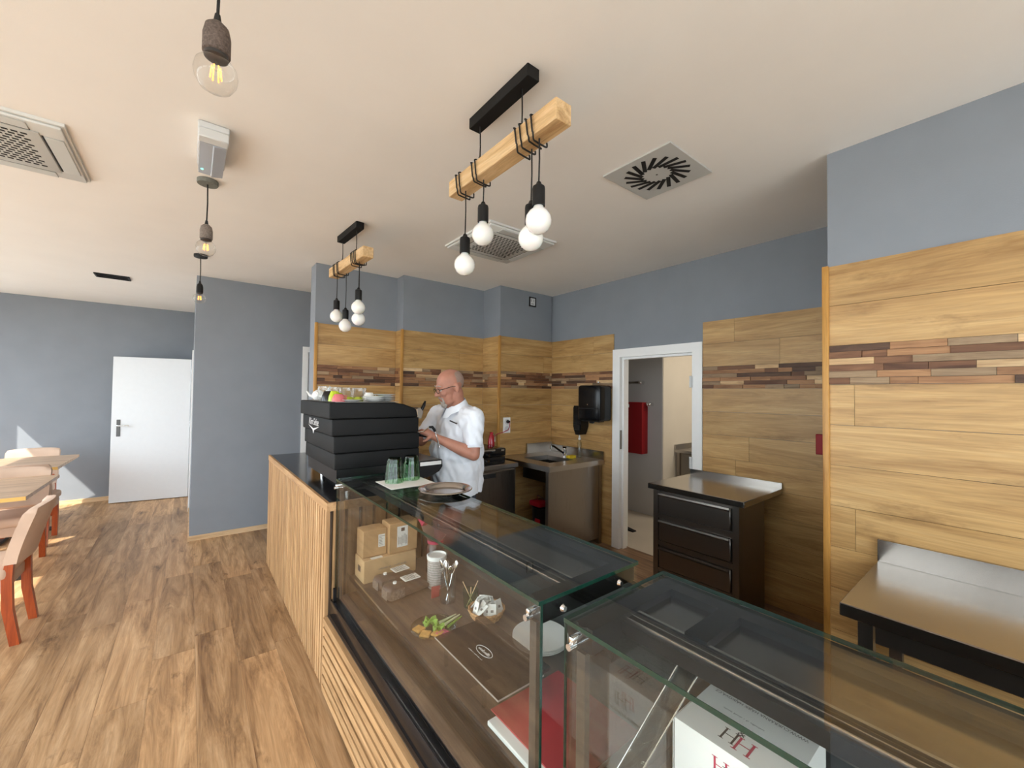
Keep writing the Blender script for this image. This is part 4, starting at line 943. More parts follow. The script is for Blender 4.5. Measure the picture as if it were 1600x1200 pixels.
# socket, plug, cable
O = (2.746, K3, 1.12); t = thing('wall_socket', 'white double wall socket on the oak wall with a black plug', 'socket', O)
obj('plate', MB(O).rbox(2.697, 2.795, K3 - 0.012, K3 - 0.0005, 1.115, 1.285, 0.004), 'white', t)
for z in (1.16, 1.24): obj('socket_well', MB(O).cyl((2.746, K3 - 0.0125, z), (2.746, K3 - 0.0140, z), 0.032, n=20), 'white_metal', t)
O = (2.755, K3 - 0.03, 1.235)
t = thing('power_cord', 'black plug and dark red cord running from socket to flask', 'cord', O)
obj('plug', MB(O).cyl((2.752, K3 - 0.0145, 1.24), (2.752, K3 - 0.045, 1.238), 0.019, 0.014, 14), 'black', t)
obj('cord', MB(O).tube([(2.752, K3 - 0.045, 1.236), (2.756, K3 - 0.05, 1.19), (2.735, K3 - 0.045, 1.15), (2.68, K3 - 0.04, 1.13), (2.60, K3 - 0.04, 1.115), (2.535, K3 - 0.045, 1.08)], 0.004, 8), 'redink', t)
# sink unit in the corner
SX0, SX1, SY0, SY1, SZ = 2.63, 3.415, 2.755, 3.555, 0.87
O = (3.02, 3.15, 0); t = thing('sink_unit', 'stainless corner sink unit with open front below the towel dispenser', 'sink', O)
bx_, by_ = (2.80, 3.14), (2.93, 3.33)
tm = MB(O); zt0 = SZ - 0.05
for a in ((SX0, bx_[0], SY0, SY1), (bx_[1], SX1, SY0, SY1), (bx_[0], bx_[1], SY0, by_[0]), (bx_[0], bx_[1], by_[1], SY1)): tm.box(*a, zt0, SZ)
obj('worktop', tm, 'steelx', t)
bm_ = MB(O); bz = SZ - 0.20
bm_.box(bx_[0] - 0.004, bx_[0], by_[0], by_[1], bz, zt0).box(bx_[1], bx_[1] + 0.004, by_[0], by_[1], bz, zt0).box(bx_[0] - 0.004, bx_[1] + 0.004, by_[0] - 0.004, by_[0], bz, zt0).box(bx_[0] - 0.004, bx_[1] + 0.004, by_[1], by_[1] + 0.004, bz, zt0).box(bx_[0] - 0.004, bx_[1] + 0.004, by_[0] - 0.004, by_[1] + 0.004, bz - 0.004, bz)
obj('basin', bm_, 'steel', t)
obj('drain_pipe', MB(O).cyl((2.95, 3.10, bz - 0.004), (2.95, 3.10, 0.42), 0.025, n=14), 'white_metal', t)
obj('backsplash', MB(O).box(SX1 - 0.014, SX1, SY0, SY1 - 0.0145, SZ + 0.0005, SZ + 0.085), 'steel', t)
obj('rear_splash', MB(O).box(SX0 + 0.4, SX1, SY1 - 0.014, SY1, SZ + 0.0005, SZ + 0.11), 'steelx', t)
obj('side_panel', MB(O).box(SX0 + 0.06, SX1 - 0.05, SY0 + 0.03, SY0 + 0.045, 0.06, zt0 - 0.001), 'steelz', t)
for x, y in ((SX0 + 0.012, SY0 + 0.024), (SX1 - 0.049, SY0 + 0.024), (SX0 + 0.012, SY1 - 0.064), (SX1 - 0.049, SY1 - 0.064)): obj('leg', MB(O).box(x, x + 0.042, y, y + 0.04, 0, zt0 - 0.0005), 'steelz', t)
obj('rear_panel', MB(O).box(SX1 - 0.07, SX1 - 0.06, SY0 + 0.07, SY1 - 0.07, 0.06, zt0 - 0.001), 'sidewall', t)
obj('lower_shelf', MB(O).box(SX0 + 0.055, SX1 - 0.071, SY0 + 0.065, SY1 - 0.065, 0.10, 0.12), 'steel', t)
# faucet
O = (3.24, 3.16, SZ + 0.0005); t = thing('faucet', 'chrome mixer tap with dark spout on the sink unit', 'tap', O)
obj('body', MB(O).cyl((3.24, 3.16, SZ + 0.0005), (3.24, 3.16, SZ + 0.075), 0.023, 0.020, 18).ell((3.24, 3.16, SZ + 0.08), (0.022, 0.022, 0.014)), 'chrome', t)
obj('lever', MB(O).cyl((3.24, 3.16, SZ + 0.085), (3.24, 3.16, SZ + 0.105), 0.016, 0.026, 14), 'blackgloss', t)
obj('spout', MB(O).tube([(3.235, 3.16, SZ + 0.03), (3.16, 3.155, SZ + 0.07), (3.06, 3.15, SZ + 0.125), (3.03, 3.15, SZ + 0.13)], 0.011, 10), 'blackgloss', t)
obj('spout_tip', MB(O).cyl((3.025, 3.15, SZ + 0.135), (3.025, 3.15, SZ + 0.10), 0.012, n=12), 'chrome', t)
c = (3.20, 3.03, SZ + 0.0005); single('sponge', MB(c).rbox(3.155, 3.25, 2.995, 3.055, c[2], c[2] + 0.028, 0.006), 'yellow', 'yellow sponge on the rim of the sink', 'sponge')
loc = (3.305, 3.0, SZ + 0.0005); t = thing('soap_bottle', 'slim clear soap bottle standing behind the sink', 'bottle', loc)
obj('bottle', MB(loc).lathe([(0.0, 0), (0.022, 0.002), (0.022, 0.16), (0.012, 0.18), (0.012, 0.19), (0.0, 0.191)], loc), 'soap', t)
obj('cap', MB(loc).lathe([(0.014, 0.191), (0.014, 0.21), (0.009, 0.212), (0.007, 0.235), (0.0, 0.236)], loc), 'white_metal', t)
# bin below the sink
loc = (2.86, 3.06, 0.1205); t = thing('waste_bin', 'black bin with red lid under the sink', 'bin', loc)
obj('bin_body', MB(loc).lathe([(0.0, 0), (0.115, 0.0), (0.13, 0.28), (0.136, 0.29), (0.128, 0.29), (0.112, 0.01), (0.0, 0.006)], loc), 'black', t)
obj('red_lid', MB(loc).rbox(2.75, 2.90, 3.02, 3.18, 0.413, 0.465, 0.012), 'redgloss', t)
obj('red_badge', MB(loc).box(2.728, 2.734, 2.99, 3.06, 0.26, 0.31), 'redgloss', t)
obj('bail_handle', MB(loc).tube([(2.86, 3.06 - 0.13, 0.40), (2.80, 3.0, 0.50), (2.80, 3.10, 0.52), (2.86, 3.06 + 0.13, 0.40)], 0.005, 8), 'alu', t)
# towel dispenser and soap dispenser on the wall
O = (3.33, 2.80, 1.27); t = thing('towel_dispenser', 'glossy black paper towel dispenser on the oak wall beside the door', 'dispenser', O)
obj('housing', MB(O).rbox(3.225, X1 - 0.001, 2.665, 2.965, 1.275, 1.645, 0.03, 4), 'blackgloss', t)
obj('window_band', MB(O).rbox(3.221, 3.2245, 2.69, 2.94, 1.40, 1.41, 0.001, 1), 'black', t)
obj('lock', MB(O).cyl((3.2245, 2.82, 1.445), (3.220, 2.82, 1.445), 0.006, n=10), 'chrome', t)
obj('towel_slot', MB(O).box(3.25, 3.34, 2.70, 2.93, 1.268, 1.274), 'darkslot', t)
obj('tear_tab', MB(O).rbox(3.27, 3.30, 2.79, 2.84, 1.25, 1.267, 0.003, 1), 'black', t)
O = (3.37, 3.03, 1.10); t = thing('soap_dispenser', 'black tapered soap dispenser on the wall left of the towel dispenser', 'dispenser', O)
obj('shell', MB(O).prism([(2.985, 1.20), (3.005, 1.14), (3.02, 1.11), (3.065, 1.11), (3.08, 1.14), (3.10, 1.20), (3.10, 1.40), (3.09, 1.425), (2.995, 1.425), (2.985, 1.40)], 'X', 3.31, X1 - 0.001), 'blackgloss', t)
obj('push_bar', MB(O).rbox(3.298, 3.3095, 3.0, 3.085, 1.16, 1.22, 0.004, 1), 'black', t)
obj('nozzle', MB(O).cyl((3.345, 3.042, 1.109), (3.345, 3.042, 1.09), 0.010, n=10), 'chrome', t)
single('wall_hook', MB((3.41, 2.82, 1.68)).cyl((X1 - 0.012, 2.82, 1.68), (X1 - 0.035, 2.82, 1.68), 0.008, n=10).ell((X1 - 0.038, 2.82, 1.68), 0.012, 12, 8), 'chrome', 'small chrome wall knob above the towel dispenser', 'hook')
# drawer cabinet
O = (3.09, 1.46, 0); t = thing('drawer_cabinet', 'dark stainless drawer cabinet with overhanging top beside the doorway', 'drawer cabinet', O)
obj('worktop', MB(O).rbox(2.765, 3.414, 1.12, 1.812, 0.84, 0.88, 0.003, 1), 'steel', t)
obj('backsplash', MB(O).box(3.398, 3.414, 1.12, 1.812, 0.8805, 0.92), 'steel', t)
obj('body', MB(O).box(2.815, 3.205, 1.165, 1.785, 0.06, 0.8395), 'steeldark', t)
for y in (1.165, 1.745): obj('frame_post', MB(O).box(2.80, 2.8145, y, y + 0.04, 0.0, 0.8395), 'steeldark', t)
for i in range(4):
    z1 = 0.815 - i * 0.2
    d = obj('drawer', MB(O).rbox(2.790, 2.8145, 1.215, 1.735, z1 - 0.15, z1, 0.004, 1), 'steeldark', t)
    obj('pull_lip', MB(O).prism([(2.789, z1 - 0.024), (2.775, z1 - 0.010), (2.778, z1 + 0.002), (2.789, z1 + 0.002)], 'Y', 1.22, 1.73), 'steeldark', d)
    obj('rail', MB(O).box(2.803, 2.8145, 1.205, 1.745, z1 - 0.19, z1 - 0.158), 'steeldark', t)
for x in (2.85, 3.16):
    for y in (1.2, 1.75): obj('leg', MB(O).cyl((x, y, 0), (x, y, 0.06), 0.02, n=10), 'steeldark', t)
# near steel table
O = (2.1, -0.4, 0); t = thing('steel_table', 'brushed steel work table with upstand against the near wooden wall', 'table', O)
TZ1 = 0.835
obj('worktop', MB(O).rbox(1.80, 2.40, -1.25, 0.418, TZ1 - 0.045, TZ1, 0.003, 1), 'steel', t)
obj('upstand', MB(O).box(2.384, 2.40, -1.25, 0.418, TZ1 + 0.0005, TZ1 + 0.095), 'steel', t)
for x in (1.835, 2.335):
    for y in (0.335, -1.2): obj('leg', MB(O).box(x, x + 0.04, y, y + 0.04, 0, TZ1 - 0.0455), 'steeldark', t)
obj('apron', MB(O).box(1.84, 1.86, -1.16, 0.33, TZ1 - 0.115, TZ1 - 0.0455), 'steeldark', t)
obj('side_apron', MB(O).box(1.88, 2.33, 0.345, 0.365, TZ1 - 0.115, TZ1 - 0.0455), 'steeldark', t)
obj('under_shelf', MB(O).box(1.84, 2.37, -1.16, 0.33, 0.22, 0.24), 'steel', t)
single('red_wall_box', MB((X1 - 0.02, 0.87, 1.15)).rbox(X1 - 0.03, X1 - 0.0005, 0.80, 0.915, 1.155, 1.295, 0.004, 1), 'red', 'small red box on the shaded wall beside the oak corner trim', 'alarm box')
# small framed plate high on the back wall
O = (3.115, K3, 2.57); t = thing('framed_sign', 'small black framed white plate high on the grey back wall', 'sign', O); yy = K3 + g
obj('frame', MB(O).box(3.065, 3.165, yy - 0.012, yy - 0.0005, 2.565, 2.578).box(3.065, 3.165, yy - 0.012, yy - 0.0005, 2.662, 2.675).box(3.065, 3.078, yy - 0.012, yy - 0.0005, 2.578, 2.662).box(3.152, 3.165, yy - 0.012, yy - 0.0005, 2.578, 2.662), 'black', t)
obj('plate', MB(O).box(3.078, 3.152, yy - 0.008, yy - 0.0005, 2.578, 2.662), 'white_metal', t)
obj('pictogram', MB(O).box(3.09, 3.098, yy - 0.009, yy - 0.0081, 2.62, 2.648).box(3.128, 3.136, yy - 0.009, yy - 0.0081, 2.62, 2.648).box(3.095, 3.135, yy - 0.009, yy - 0.0081, 2.592, 2.6), 'greyink', t)

# ------------------------------------------------------------------ side room
XS = 4.69
O = (XS - 0.06, 3.25, 0.78); t = thing('red_cabinet', 'tall red metal box on the wall of the side room', 'cabinet', O)
obj('box_body', MB(O).rbox(XS - 0.13, XS - 0.0005, 3.075, 3.42, 0.79, 1.455, 0.006), 'red', t)
obj('label', MB(O).box(XS - 0.1315, XS - 0.1303, 3.27, 3.40, 1.385, 1.425), 'paper', t)
obj('label_print', MB(O).box(XS - 0.1325, XS - 0.1318, 3.29, 3.38, 1.397, 1.412), 'greyink', t)
def knob_pair(label, y0, y1, z):
    O = (XS, (y0 + y1) / 2, z); t = thing('pipe_fitting', label, 'pipe fitting', O)
    obj('pipe', MB(O).tube([(XS - 0.035, y0, z), (XS - 0.035, y1, z)], 0.014, 10), 'steeldark', t)
    for y in (y0, y1): obj('flange', MB(O).cyl((XS - 0.001, y, z), (XS - 0.05, y, z), 0.028, 0.02, 14).ell((XS - 0.06, y, z), 0.024, 12, 8), 'chrome', t)
knob_pair('chrome pipe fittings on the side room wall above the red box', 3.15, 3.36, 1.715)
knob_pair('chrome pipe elbow on the side room wall at the top right of the red box', 3.015, 3.045, 1.43)
O = (5.5, 2.5, 0); t = thing('prep_table', 'stainless table seen through the doorway', 'table', O)
obj('worktop', MB(O).rbox(4.96, 6.4, 2.2, 2.858, 0.81, 0.85, 0.003, 1), 'steelx', t)
obj('front_panel', MB(O).box(5.02, 6.38, 2.28, 2.30, 0.10, 0.809), 'steelz', t)
for x in (4.98, 6.34):
    for y in (2.22, 2.80): obj('leg', MB(O).box(x, x + 0.04, y, y + 0.04, 0, 0.8095), 'steelz', t)
obj('upstand', MB(O).box(4.96, 6.4, 2.846, 2.858, 0.8505, 0.91), 'steelx', t)
loc = (5.42, 2.62, 0.8505); t = thing('white_canister', 'white canister with dark side on the side room table', 'canister', loc)
obj('body', MB(loc).rbox(5.35, 5.50, 2.55, 2.72, 0.8505, 1.12, 0.01), 'white', t); obj('dark_strip', MB(loc).rbox(5.33, 5.349, 2.60, 2.66, 0.8505, 1.09, 0.004, 1), 'black', t)
single('door_wedge', MB((4.0, 2.85, 0)).prism([(2.78, 0.0), (2.93, 0.0), (2.93, 0.03), (2.78, 0.008)], 'X', 3.96, 4.02), 'black', 'black rubber wedge on the side room floor inside the doorway', 'door wedge')
ld = bpy.data.lights.new('side_room_light', 'AREA'); ld.shape = 'RECTANGLE'; ld.size = 1.2; ld.size_y = 0.3; ld.energy = 20; ld.color = (1.0, 0.90, 0.76)
lo_ = bpy.data.objects.new('side_room_light', ld); COL.objects.link(lo_); lo_.location = (5.2, 1.75, 2.66)
O = (5.2, 1.75, 2.67); t = thing('ceiling_luminaire', 'long white ceiling luminaire of the side room', 'ceiling light', O)
obj('housing', MB(O).box(4.58, 5.82, 1.58, 1.92, 2.68, ZC - 0.0005), 'white', t)

# ================================================================== CEILING FIXTURES
def cassette(label, cx, cy, s=0.63):
    O = (cx, cy, ZC - 0.04); t = thing('air_conditioner', label, 'air conditioner', O); h = s / 2; z0, z1 = ZC - 0.035, ZC - 0.0005
    obj('frame', MB(O).prism([(cx - h, cy - h), (cx + h, cy - h), (cx + h, cy + h), (cx - h, cy + h)], 'Z', z1 - 0.014, z1), 'acwhite', t)
    obj('raised_panel', MB(O).rbox(cx - h + 0.012, cx + h - 0.012, cy - h + 0.012, cy + h - 0.012, z0 + 0.006, z1 - 0.014, 0.006), 'acwhite', t)
    c = h * 0.70
    obj('intake_grille', MB(O).rbox(cx - c, cx + c, cy - c, cy + c, z0, z0 + 0.0055, 0.0025), 'acgrille', t)
    for dx, dy in ((1, 0), (-1, 0), (0, 1), (0, -1)):
        l_, w_ = h * 0.62, 0.032; ex, ey = cx + dx * (h - 0.052), cy + dy * (h - 0.052)
        a, b = (w_, l_) if dx else (l_, w_)
        obj('air_flap', MB(O).rbox(ex - a, ex + a, ey - b, ey + b, z0 + 0.0005, z0 + 0.0055, 0.002, 1), 'acgrille', t)
        a2, b2 = (0.003, l_) if dx else (l_, 0.003)
        obj('flap_gap', MB(O).box(ex - dx * 0.0365 - a2, ex - dx * 0.0365 + a2, ey - dy * 0.0365 - b2, ey - dy * 0.0365 + b2, z0 + 0.003, z0 + 0.0055), 'darkslot', t)
    m = MB(O); nn = 13; st = 2 * (c - 0.035) / nn
    for i in range(nn):
        for j in range(nn):
            x = cx - c + 0.035 + i * st + (st * 0.5 if j % 2 else 0); y = cy - c + 0.035 + j * st
            if x + st * 0.72 < cx + c - 0.03: m.box(x, x + st * 0.72, y, y + st * 0.5, z0 - 0.0008, z0 + 0.001)
    so = obj('intake_slots', m, 'darkslot', t); so['kind'] = 'stuff'
    return t
cassette('square ceiling air conditioner above the kitchen behind the near lamp', 1.895, 2.575)
cassette('square ceiling air conditioner at the left edge over the tables', -0.785, 2.985)
O = (1.925, 1.215, ZC - 0.02); t = thing('swirl_diffuser', 'square swirl air diffuser with radial dark slots in the ceiling', 'air vent', O)
obj('plate', MB(O).box(1.725, 2.13, 1.02, 1.412, ZC - 0.010, ZC - 0.0005), 'ventgrey', t)
for i in range(18):
    q = 2 * PI * i / 18; c = Vector((1.925 + 0.115 * math.cos(q), 1.215 + 0.115 * math.sin(q), ZC - 0.0108))
    mt = Matrix.Translation(c) @ Matrix.Rotation(q + 0.5, 4, 'Z'); obj('slot', MB(O).box(-0.054, 0.054, -0.0105, 0.0105, -0.0004, 0.0006, mt), 'darkslot', t)
obj('centre_screw', MB(O).cyl((1.925, 1.215, ZC - 0.0102), (1.925, 1.215, ZC - 0.0125), 0.005, n=10), 'steeldark', t)
O = (0.057, 2.43, ZC - 0.05); t = thing('emergency_light', 'grey blue emergency light box on the ceiling beside a pendant rose', 'emergency light', O)
obj('base', MB(O).rbox(0.0, 0.115, 2.235, 2.63, ZC - 0.03, ZC - 0.0005, 0.004, 1), 'white_metal', t)
obj('end_cap', MB(O).rbox(0.002, 0.113, 2.232, 2.29, ZC - 0.072, ZC - 0.0305, 0.004, 1), 'white_metal', t)
obj('diffuser', MB(O).prism([(0.003, ZC - 0.031), (0.112, ZC - 0.031), (0.108, ZC - 0.07), (0.062, ZC - 0.078), (0.057, ZC - 0.072), (0.008, ZC - 0.07)], 'Y', 2.2925, 2.625), 'diffuser', t)
obj('indicator', MB(O).cyl((0.022, 2.57, ZC - 0.0705), (0.022, 2.57, ZC - 0.074), 0.006, n=10), 'greenled', t)
O = (-0.665, 5.98, ZC - 0.02); t = thing('slot_vent', 'black slot vent in the ceiling over the far tables', 'air vent', O)
obj('frame', MB(O).box(-0.80, -0.53, 5.89, 6.07, ZC - 0.012, ZC - 0.0005), 'black', t)
for i in range(3): obj('blade', MB(O).box(-0.785, -0.545, 5.91 + i * 0.05, 5.935 + i * 0.05, ZC - 0.018, ZC - 0.0125), 'blackmatte', t)

def pendant(label, x, y, smat, sr):
    O = (x, y, ZC - 0.4); t = thing('pendant_lamp', label, 'pendant lamp', O, 0, 'pendant lamps in a row')
    obj('ceiling_rose', MB(O).lathe([(0.0, ZC - 0.024), (0.048, ZC - 0.024), (0.05, ZC - 0.02), (0.05, ZC - 0.0005), (0.0, ZC - 0.0005)], (x, y, 0), 24), 'rose' if smat != 'black' else 'black', t)
    obj('cord', MB(O).tube([(x, y, ZC - 0.024), (x + 0.002, y, 2.60), (x, y, 2.495)], 0.0035, 8), 'cord', t)
    obj('cord_grip', MB(O).cyl((x, y, 2.505), (x, y, 2.480), 0.006, 0.010, 12), 'cord', t)
    obj('socket', MB(O).lathe([(0.0, 2.483), (sr * 0.45, 2.482), (sr * 0.85, 2.470), (sr, 2.448), (sr, 2.402), (sr * 0.9, 2.400), (0.0, 2.400)], (x, y, 0), 24), smat, t)
    obj('socket_cap', MB(O).lathe([(sr * 0.88, 2.3998), (sr * 0.88, 2.392), (sr * 0.6, 2.388), (0.0, 2.388)], (x, y, 0), 24), 'darkcap', t)
    b = obj('bulb', MB(O).lathe([(0.0, 2.303), (0.018, 2.306), (0.034, 2.316), (0.045, 2.335), (0.0475, 2.352), (0.044, 2.370), (0.034, 2.383), (0.020, 2.392), (0.018, 2.396), (0.0, 2.398)], (x, y, 0), 28), 'bulbglass', t, 80)
    fm = MB(O)
    for i in range(6):
        q = i * PI / 3; fm.cyl((x + 0.009 * math.cos(q), y + 0.009 * math.sin(q), 2.37), (x + 0.012 * math.cos(q), y + 0.012 * math.sin(q), 2.338), 0.0016, n=6)
    obj('filament', fm, 'filament', b)
    obj('filament_stem', MB(O).cyl((x, y, 2.39), (x, y, 2.36), 0.005, 0.003, 8), 'mugglass', b)
    return t
pendant('clear globe pendant with speckled brown socket, nearest the camera', 0.033, 1.27, 'concretebrown', 0.030)
pendant('clear globe pendant with grey socket beside the emergency light', 0.052, 2.87, 'concrete', 0.030)
pendant('clear globe pendant with small black socket before the grey partition', 0.048, 4.5, 'black', 0.024)

def beam_lamp(label, cx, cy, rz, bulbs, group):
    t = thing('beam_lamp', label, 'hanging lamp', (cx, cy, ZC - 0.3), rz, group); z = -(ZC - 0.3)
    def B(): return MB((0, 0, ZC - 0.3))
    obj('ceiling_bar', B().rbox(-0.028, 0.028, -0.195, 0.195, ZC - 0.047, ZC - 0.0005, 0.002, 1), 'blackmatte', t)
    bo = obj('wooden_beam', B().rbox(-0.036, 0.036, -0.35, 0.35, 2.447, 2.519, 0.003, 1), 'beam', t)
    for y in (-0.13, 0.15):
        obj('suspension_cable', B().tube([(0.0, y, ZC - 0.047), (0.002, y, 2.60), (0.0, y, 2.519)], 0.0028, 8), 'cord', t)
        obj('cable_sleeve', B().cyl((0.0, y, 2.5195), (0.0, y, 2.555), 0.0055, n=10), 'cord', t)
    def wrap(y, tilt):
        pts = []
        for i in range(28):
            q = 2 * PI * i / 28; c_, s_ = math.cos(q), math.sin(q); e_ = 0.28
            px_ = 0.0425 * math.copysign(abs(c_) ** e_, c_); pz_ = 0.0425 * math.copysign(abs(s_) ** e_, s_)
            pts.append((px_, y + tilt * math.sin(q + 0.9) + 0.004 * math.sin(3 * q), 2.483 + pz_ - (0.012 if s_ < -0.5 else 0.0) * abs(math.sin(2 * y * 40))))
        return B().ring(pts, 0.0032, 6)
    for bx, by, bz, col_ in bulbs:
        for k_ in range(2): obj('cord_wrap', wrap(by + 0.012 + 0.03 * k_, 0.012 + 0.006 * k_), 'cord', t)
        obj('bulb_cord', B().tube([(bx, by, 2.443), (bx + 0.002, by, (2.443 + bz + 0.15) / 2), (bx, by, bz + 0.135)], 0.0028, 8), 'cord', t)
        so = obj('socket', B().lathe([(0.0, bz + 0.139), (0.007, bz + 0.137), (0.012, bz + 0.125), (0.021, bz + 0.12), (0.0225, bz + 0.112), (0.0225, bz + 0.052), (0.0, bz + 0.052)], (bx, by, 0), 20), 'black', t)
        obj('opal_bulb', B().lathe([(0.0, bz - 0.046), (0.018, bz - 0.0425), (0.034, bz - 0.031), (0.0435, bz - 0.014), (0.0455, bz), (0.043, bz + 0.016), (0.033, bz + 0.032), (0.020, bz + 0.043), (0.017, bz + 0.0515), (0.0, bz + 0.0515)], (bx, by, 0), 28), 'opal', t, 80)
    return t
beam_lamp('wooden beam lamp with four white globes, nearest, above the display case', 0.947, 1.29, 0, [(-0.01, 0.244, 2.113, 0), (-0.002, 0.116, 2.212, 0), (0.012, -0.175, 2.114, 0), (-0.008, -0.238, 2.152, 0)], 'beam lamps')
beam_lamp('wooden beam lamp with four white globes, farther, above the coffee machine', 0.895, 3.07, math.radians(3), [(-0.02, 0.20, 2.122, 0), (0.02, 0.12, 2.044, 0), (0.01, -0.17, 2.057, 0), (-0.015, -0.23, 2.125, 0)], 'beam lamps')

# ================================================================== TABLES AND CHAIRS
def cafe_table(label, x0, x1, y0, y1):
    cx, cy = (x0 + x1) / 2, (y0 + y1) / 2; O = (cx, cy, 0); t = thing('cafe_table', label, 'table', O, 0, 'cafe tables')
    obj('tabletop', MB(O).box(x0 + 0.004, x1 - 0.004, y0 + 0.004, y1 - 0.004, 0.722, 0.75), 'table', t)
    for yy in (y0, y1 - 0.0038): obj('edge_band', MB(O).box(x0, x1, yy, yy + 0.0038, 0.722, 0.75), 'tableedge', t)
    for xx in (x0, x1 - 0.0038): obj('side_band', MB(O).box(xx, xx + 0.0038, y0 + 0.004, y1 - 0.004, 0.722, 0.75), 'table', t)
    obj('column', MB(O).cyl((cx, cy, 0.03), (cx, cy, 0.7215), 0.035, n=16), 'darkfoot', t)
    for dx, dy in ((1, 0), (-1, 0), (0, 1), (0, -1)):
        obj('foot', MB(O).rbox(cx - 0.025 + min(dx, 0) * 0.3, cx + 0.025 + max(dx, 0) * 0.3, cy - 0.025 + min(dy, 0) * 0.36, cy + 0.025 + max(dy, 0) * 0.36, 0.0, 0.04, 0.008), 'darkfoot', t)
    return t
cafe_table('nearer oak cafe table with chair tucked behind, at the left edge', -1.75, -0.925, 4.57, 5.56)
cafe_table('farther oak cafe table before the sunlit wall', -1.85, -1.03, 6.10, 7.13)
def cafe_chair(label, x, y, rz):
    """local: faces +x, back at -x"""
    t = thing('cafe_chair', label, 'chair', (x, y, 0), rz, 'beige upholstered chairs')
    obj('seat', MB().rbox(-0.20, 0.23, -0.215, 0.215, 0.395, 0.475, 0.03, 3), 'suede', t)
    obj('seat_skirt', MB().rbox(-0.19, 0.215, -0.20, 0.20, 0.32, 0.40, 0.012, 2), 'suede', t)
    bm_ = MB(); nz, ny = 8, 10
    vs_, fs_ = [], []
    for face in (0, 1):
        for i in range(nz + 1):
            z = 0.49 + 0.33 * i / nz
            for j in range(ny + 1):
                u = -1 + 2 * j / ny; y_ = u * (0.216 if i < nz else 0.204); bow = 0.03 * (1 - u * u)
                xb = -0.205 - 0.085 * (i / nz) ** 1.3 - bow
                edge = 0.55 if i == nz else (0.85 if i == 0 or j in (0, ny) else 1.0)
                vs_.append((xb + (0.033 if face else -0.033) * edge, y_, z - (0.012 * abs(u) ** 3 if i == nz else 0)))
    W = (ny + 1); K = (nz + 1) * W
    for f_ in (0, 1):
        for i in range(nz):
            for j in range(ny):
                a = f_ * K + i * W + j; fs_.append((a, a + 1, a + W + 1, a + W))
    for i in range(nz):
        for j in (0, ny): a = i * W + j; fs_.append((a, a + W, K + a + W, K + a))
    for j in range(ny):
        for i in (0, nz): a = i * W + j; fs_.append((a, a + 1, K + a + 1, K + a))
    bm_.add(vs_, fs_); obj('backrest', bm_, 'suede', t, 60)
    for s in (-1, 1):
        pr = [(-0.215, 0.0), (-0.255, 0.0), (-0.222, 0.22), (-0.215, 0.40), (-0.219, 0.51), (-0.186, 0.51), (-0.172, 0.40), (-0.178, 0.22)]
        obj('rear_leg', MB().prism(pr, 'Y', s * 0.185 - 0.02, s * 0.185 + 0.02), 'mahog', t)
        obj('front_leg', MB().prism([(0.165, 0.0), (0.20, 0.0), (0.208, 0.33), (0.155, 0.33)], 'Y', s * 0.18 - 0.02, s * 0.18 + 0.02), 'mahog', t)
        obj('glide', MB().box(-0.25, -0.22, s * 0.185 - 0.015, s * 0.185 + 0.015, 0.0, 0.004), 'darkfoot', t)
    return t
cafe_chair('beige upholstered chair with red-brown legs, nearest, at the left edge', -1.025, 3.995, PI)
cafe_chair('beige upholstered chair tucked under the nearer table, facing the camera', -1.21, 5.40, -PI / 2)
cafe_chair('beige upholstered chair between the two tables, its back to the camera', -1.26, 6.19, PI / 2)
cafe_chair('beige upholstered chair beyond the farther table by the wall', -1.45, 7.13, -PI / 2)

# ================================================================== THE MAN AT THE MACHINE (faces -X; his left side is towards the camera)
def fuse(mb, voxel, smooth_it, name, mat, parent, post=None):
    """merge overlapping closed shapes into one continuous skin"""
    me = bpy.data.meshes.new('tmp'); me.from_pydata([tuple(p) for p in mb.v], [], mb.f)
    bm = bmesh.new(); bm.from_mesh(me); bmesh.ops.recalc_face_normals(bm, faces=list(bm.faces)); bm.to_mesh(me); bm.free()
    o = bpy.data.objects.new('tmp', me); COL.objects.link(o)
    r = o.modifiers.new('r', 'REMESH'); r.mode = 'VOXEL'; r.voxel_size = voxel
    s = o.modifiers.new('s', 'SMOOTH'); s.iterations = smooth_it; s.factor = 0.5
    dg = bpy.context.evaluated_depsgraph_get(); m2 = bpy.data.meshes.new_from_object(o.evaluated_get(dg))
    bpy.data.objects.remove(o); bpy.data.meshes.remove(me)
    if post:
        cn = [(v.co.copy(), v.normal.copy()) for v in m2.vertices]
        for v, (c_, n_) in zip(m2.vertices, cn): v.co = post(c_, n_)
    for v in m2.vertices: v.co -= mb.o
    for p in m2.polygons: p.use_smooth = True
    m2.name = name; m2.materials.clear(); m2.materials.append(M[mat])
    ob = bpy.data.objects.new(name, m2); COL.objects.link(ob)
    if parent is not None: ob.parent = parent
    else: ob.location = mb.o
    return ob
PO = (1.60, 2.70, 0.0)
HC = Vector((1.488, 2.62, 1.600))                       # centre of the skull
HT = Matrix.Translation(HC) @ Matrix.Rotation(math.radians(-14), 4, 'Y') @ Matrix.Rotation(math.radians(-6), 4, 'Z')  # head bowed; local -x is forward
def hp(x, y, z): return HT @ Vector((x, y, z))
body = MB(PO)
def hell(c, r, n=18, m=12, rot=None):
    mt = HT @ Matrix.Translation(c)
    if rot is not None: mt = mt @ rot
    body.ell((0, 0, 0), r, n, m, mt)
hell((0.012, 0, 0.030), (0.103, 0.079, 0.090), 24, 16)      # skull
hell((-0.030, 0, -0.005), (0.068, 0.068, 0.085))             # forehead and face
hell((-0.038, 0, -0.062), (0.052, 0.055, 0.058))             # mid face
hell((-0.034, 0, -0.100), (0.050, 0.050, 0.036))             # jaw
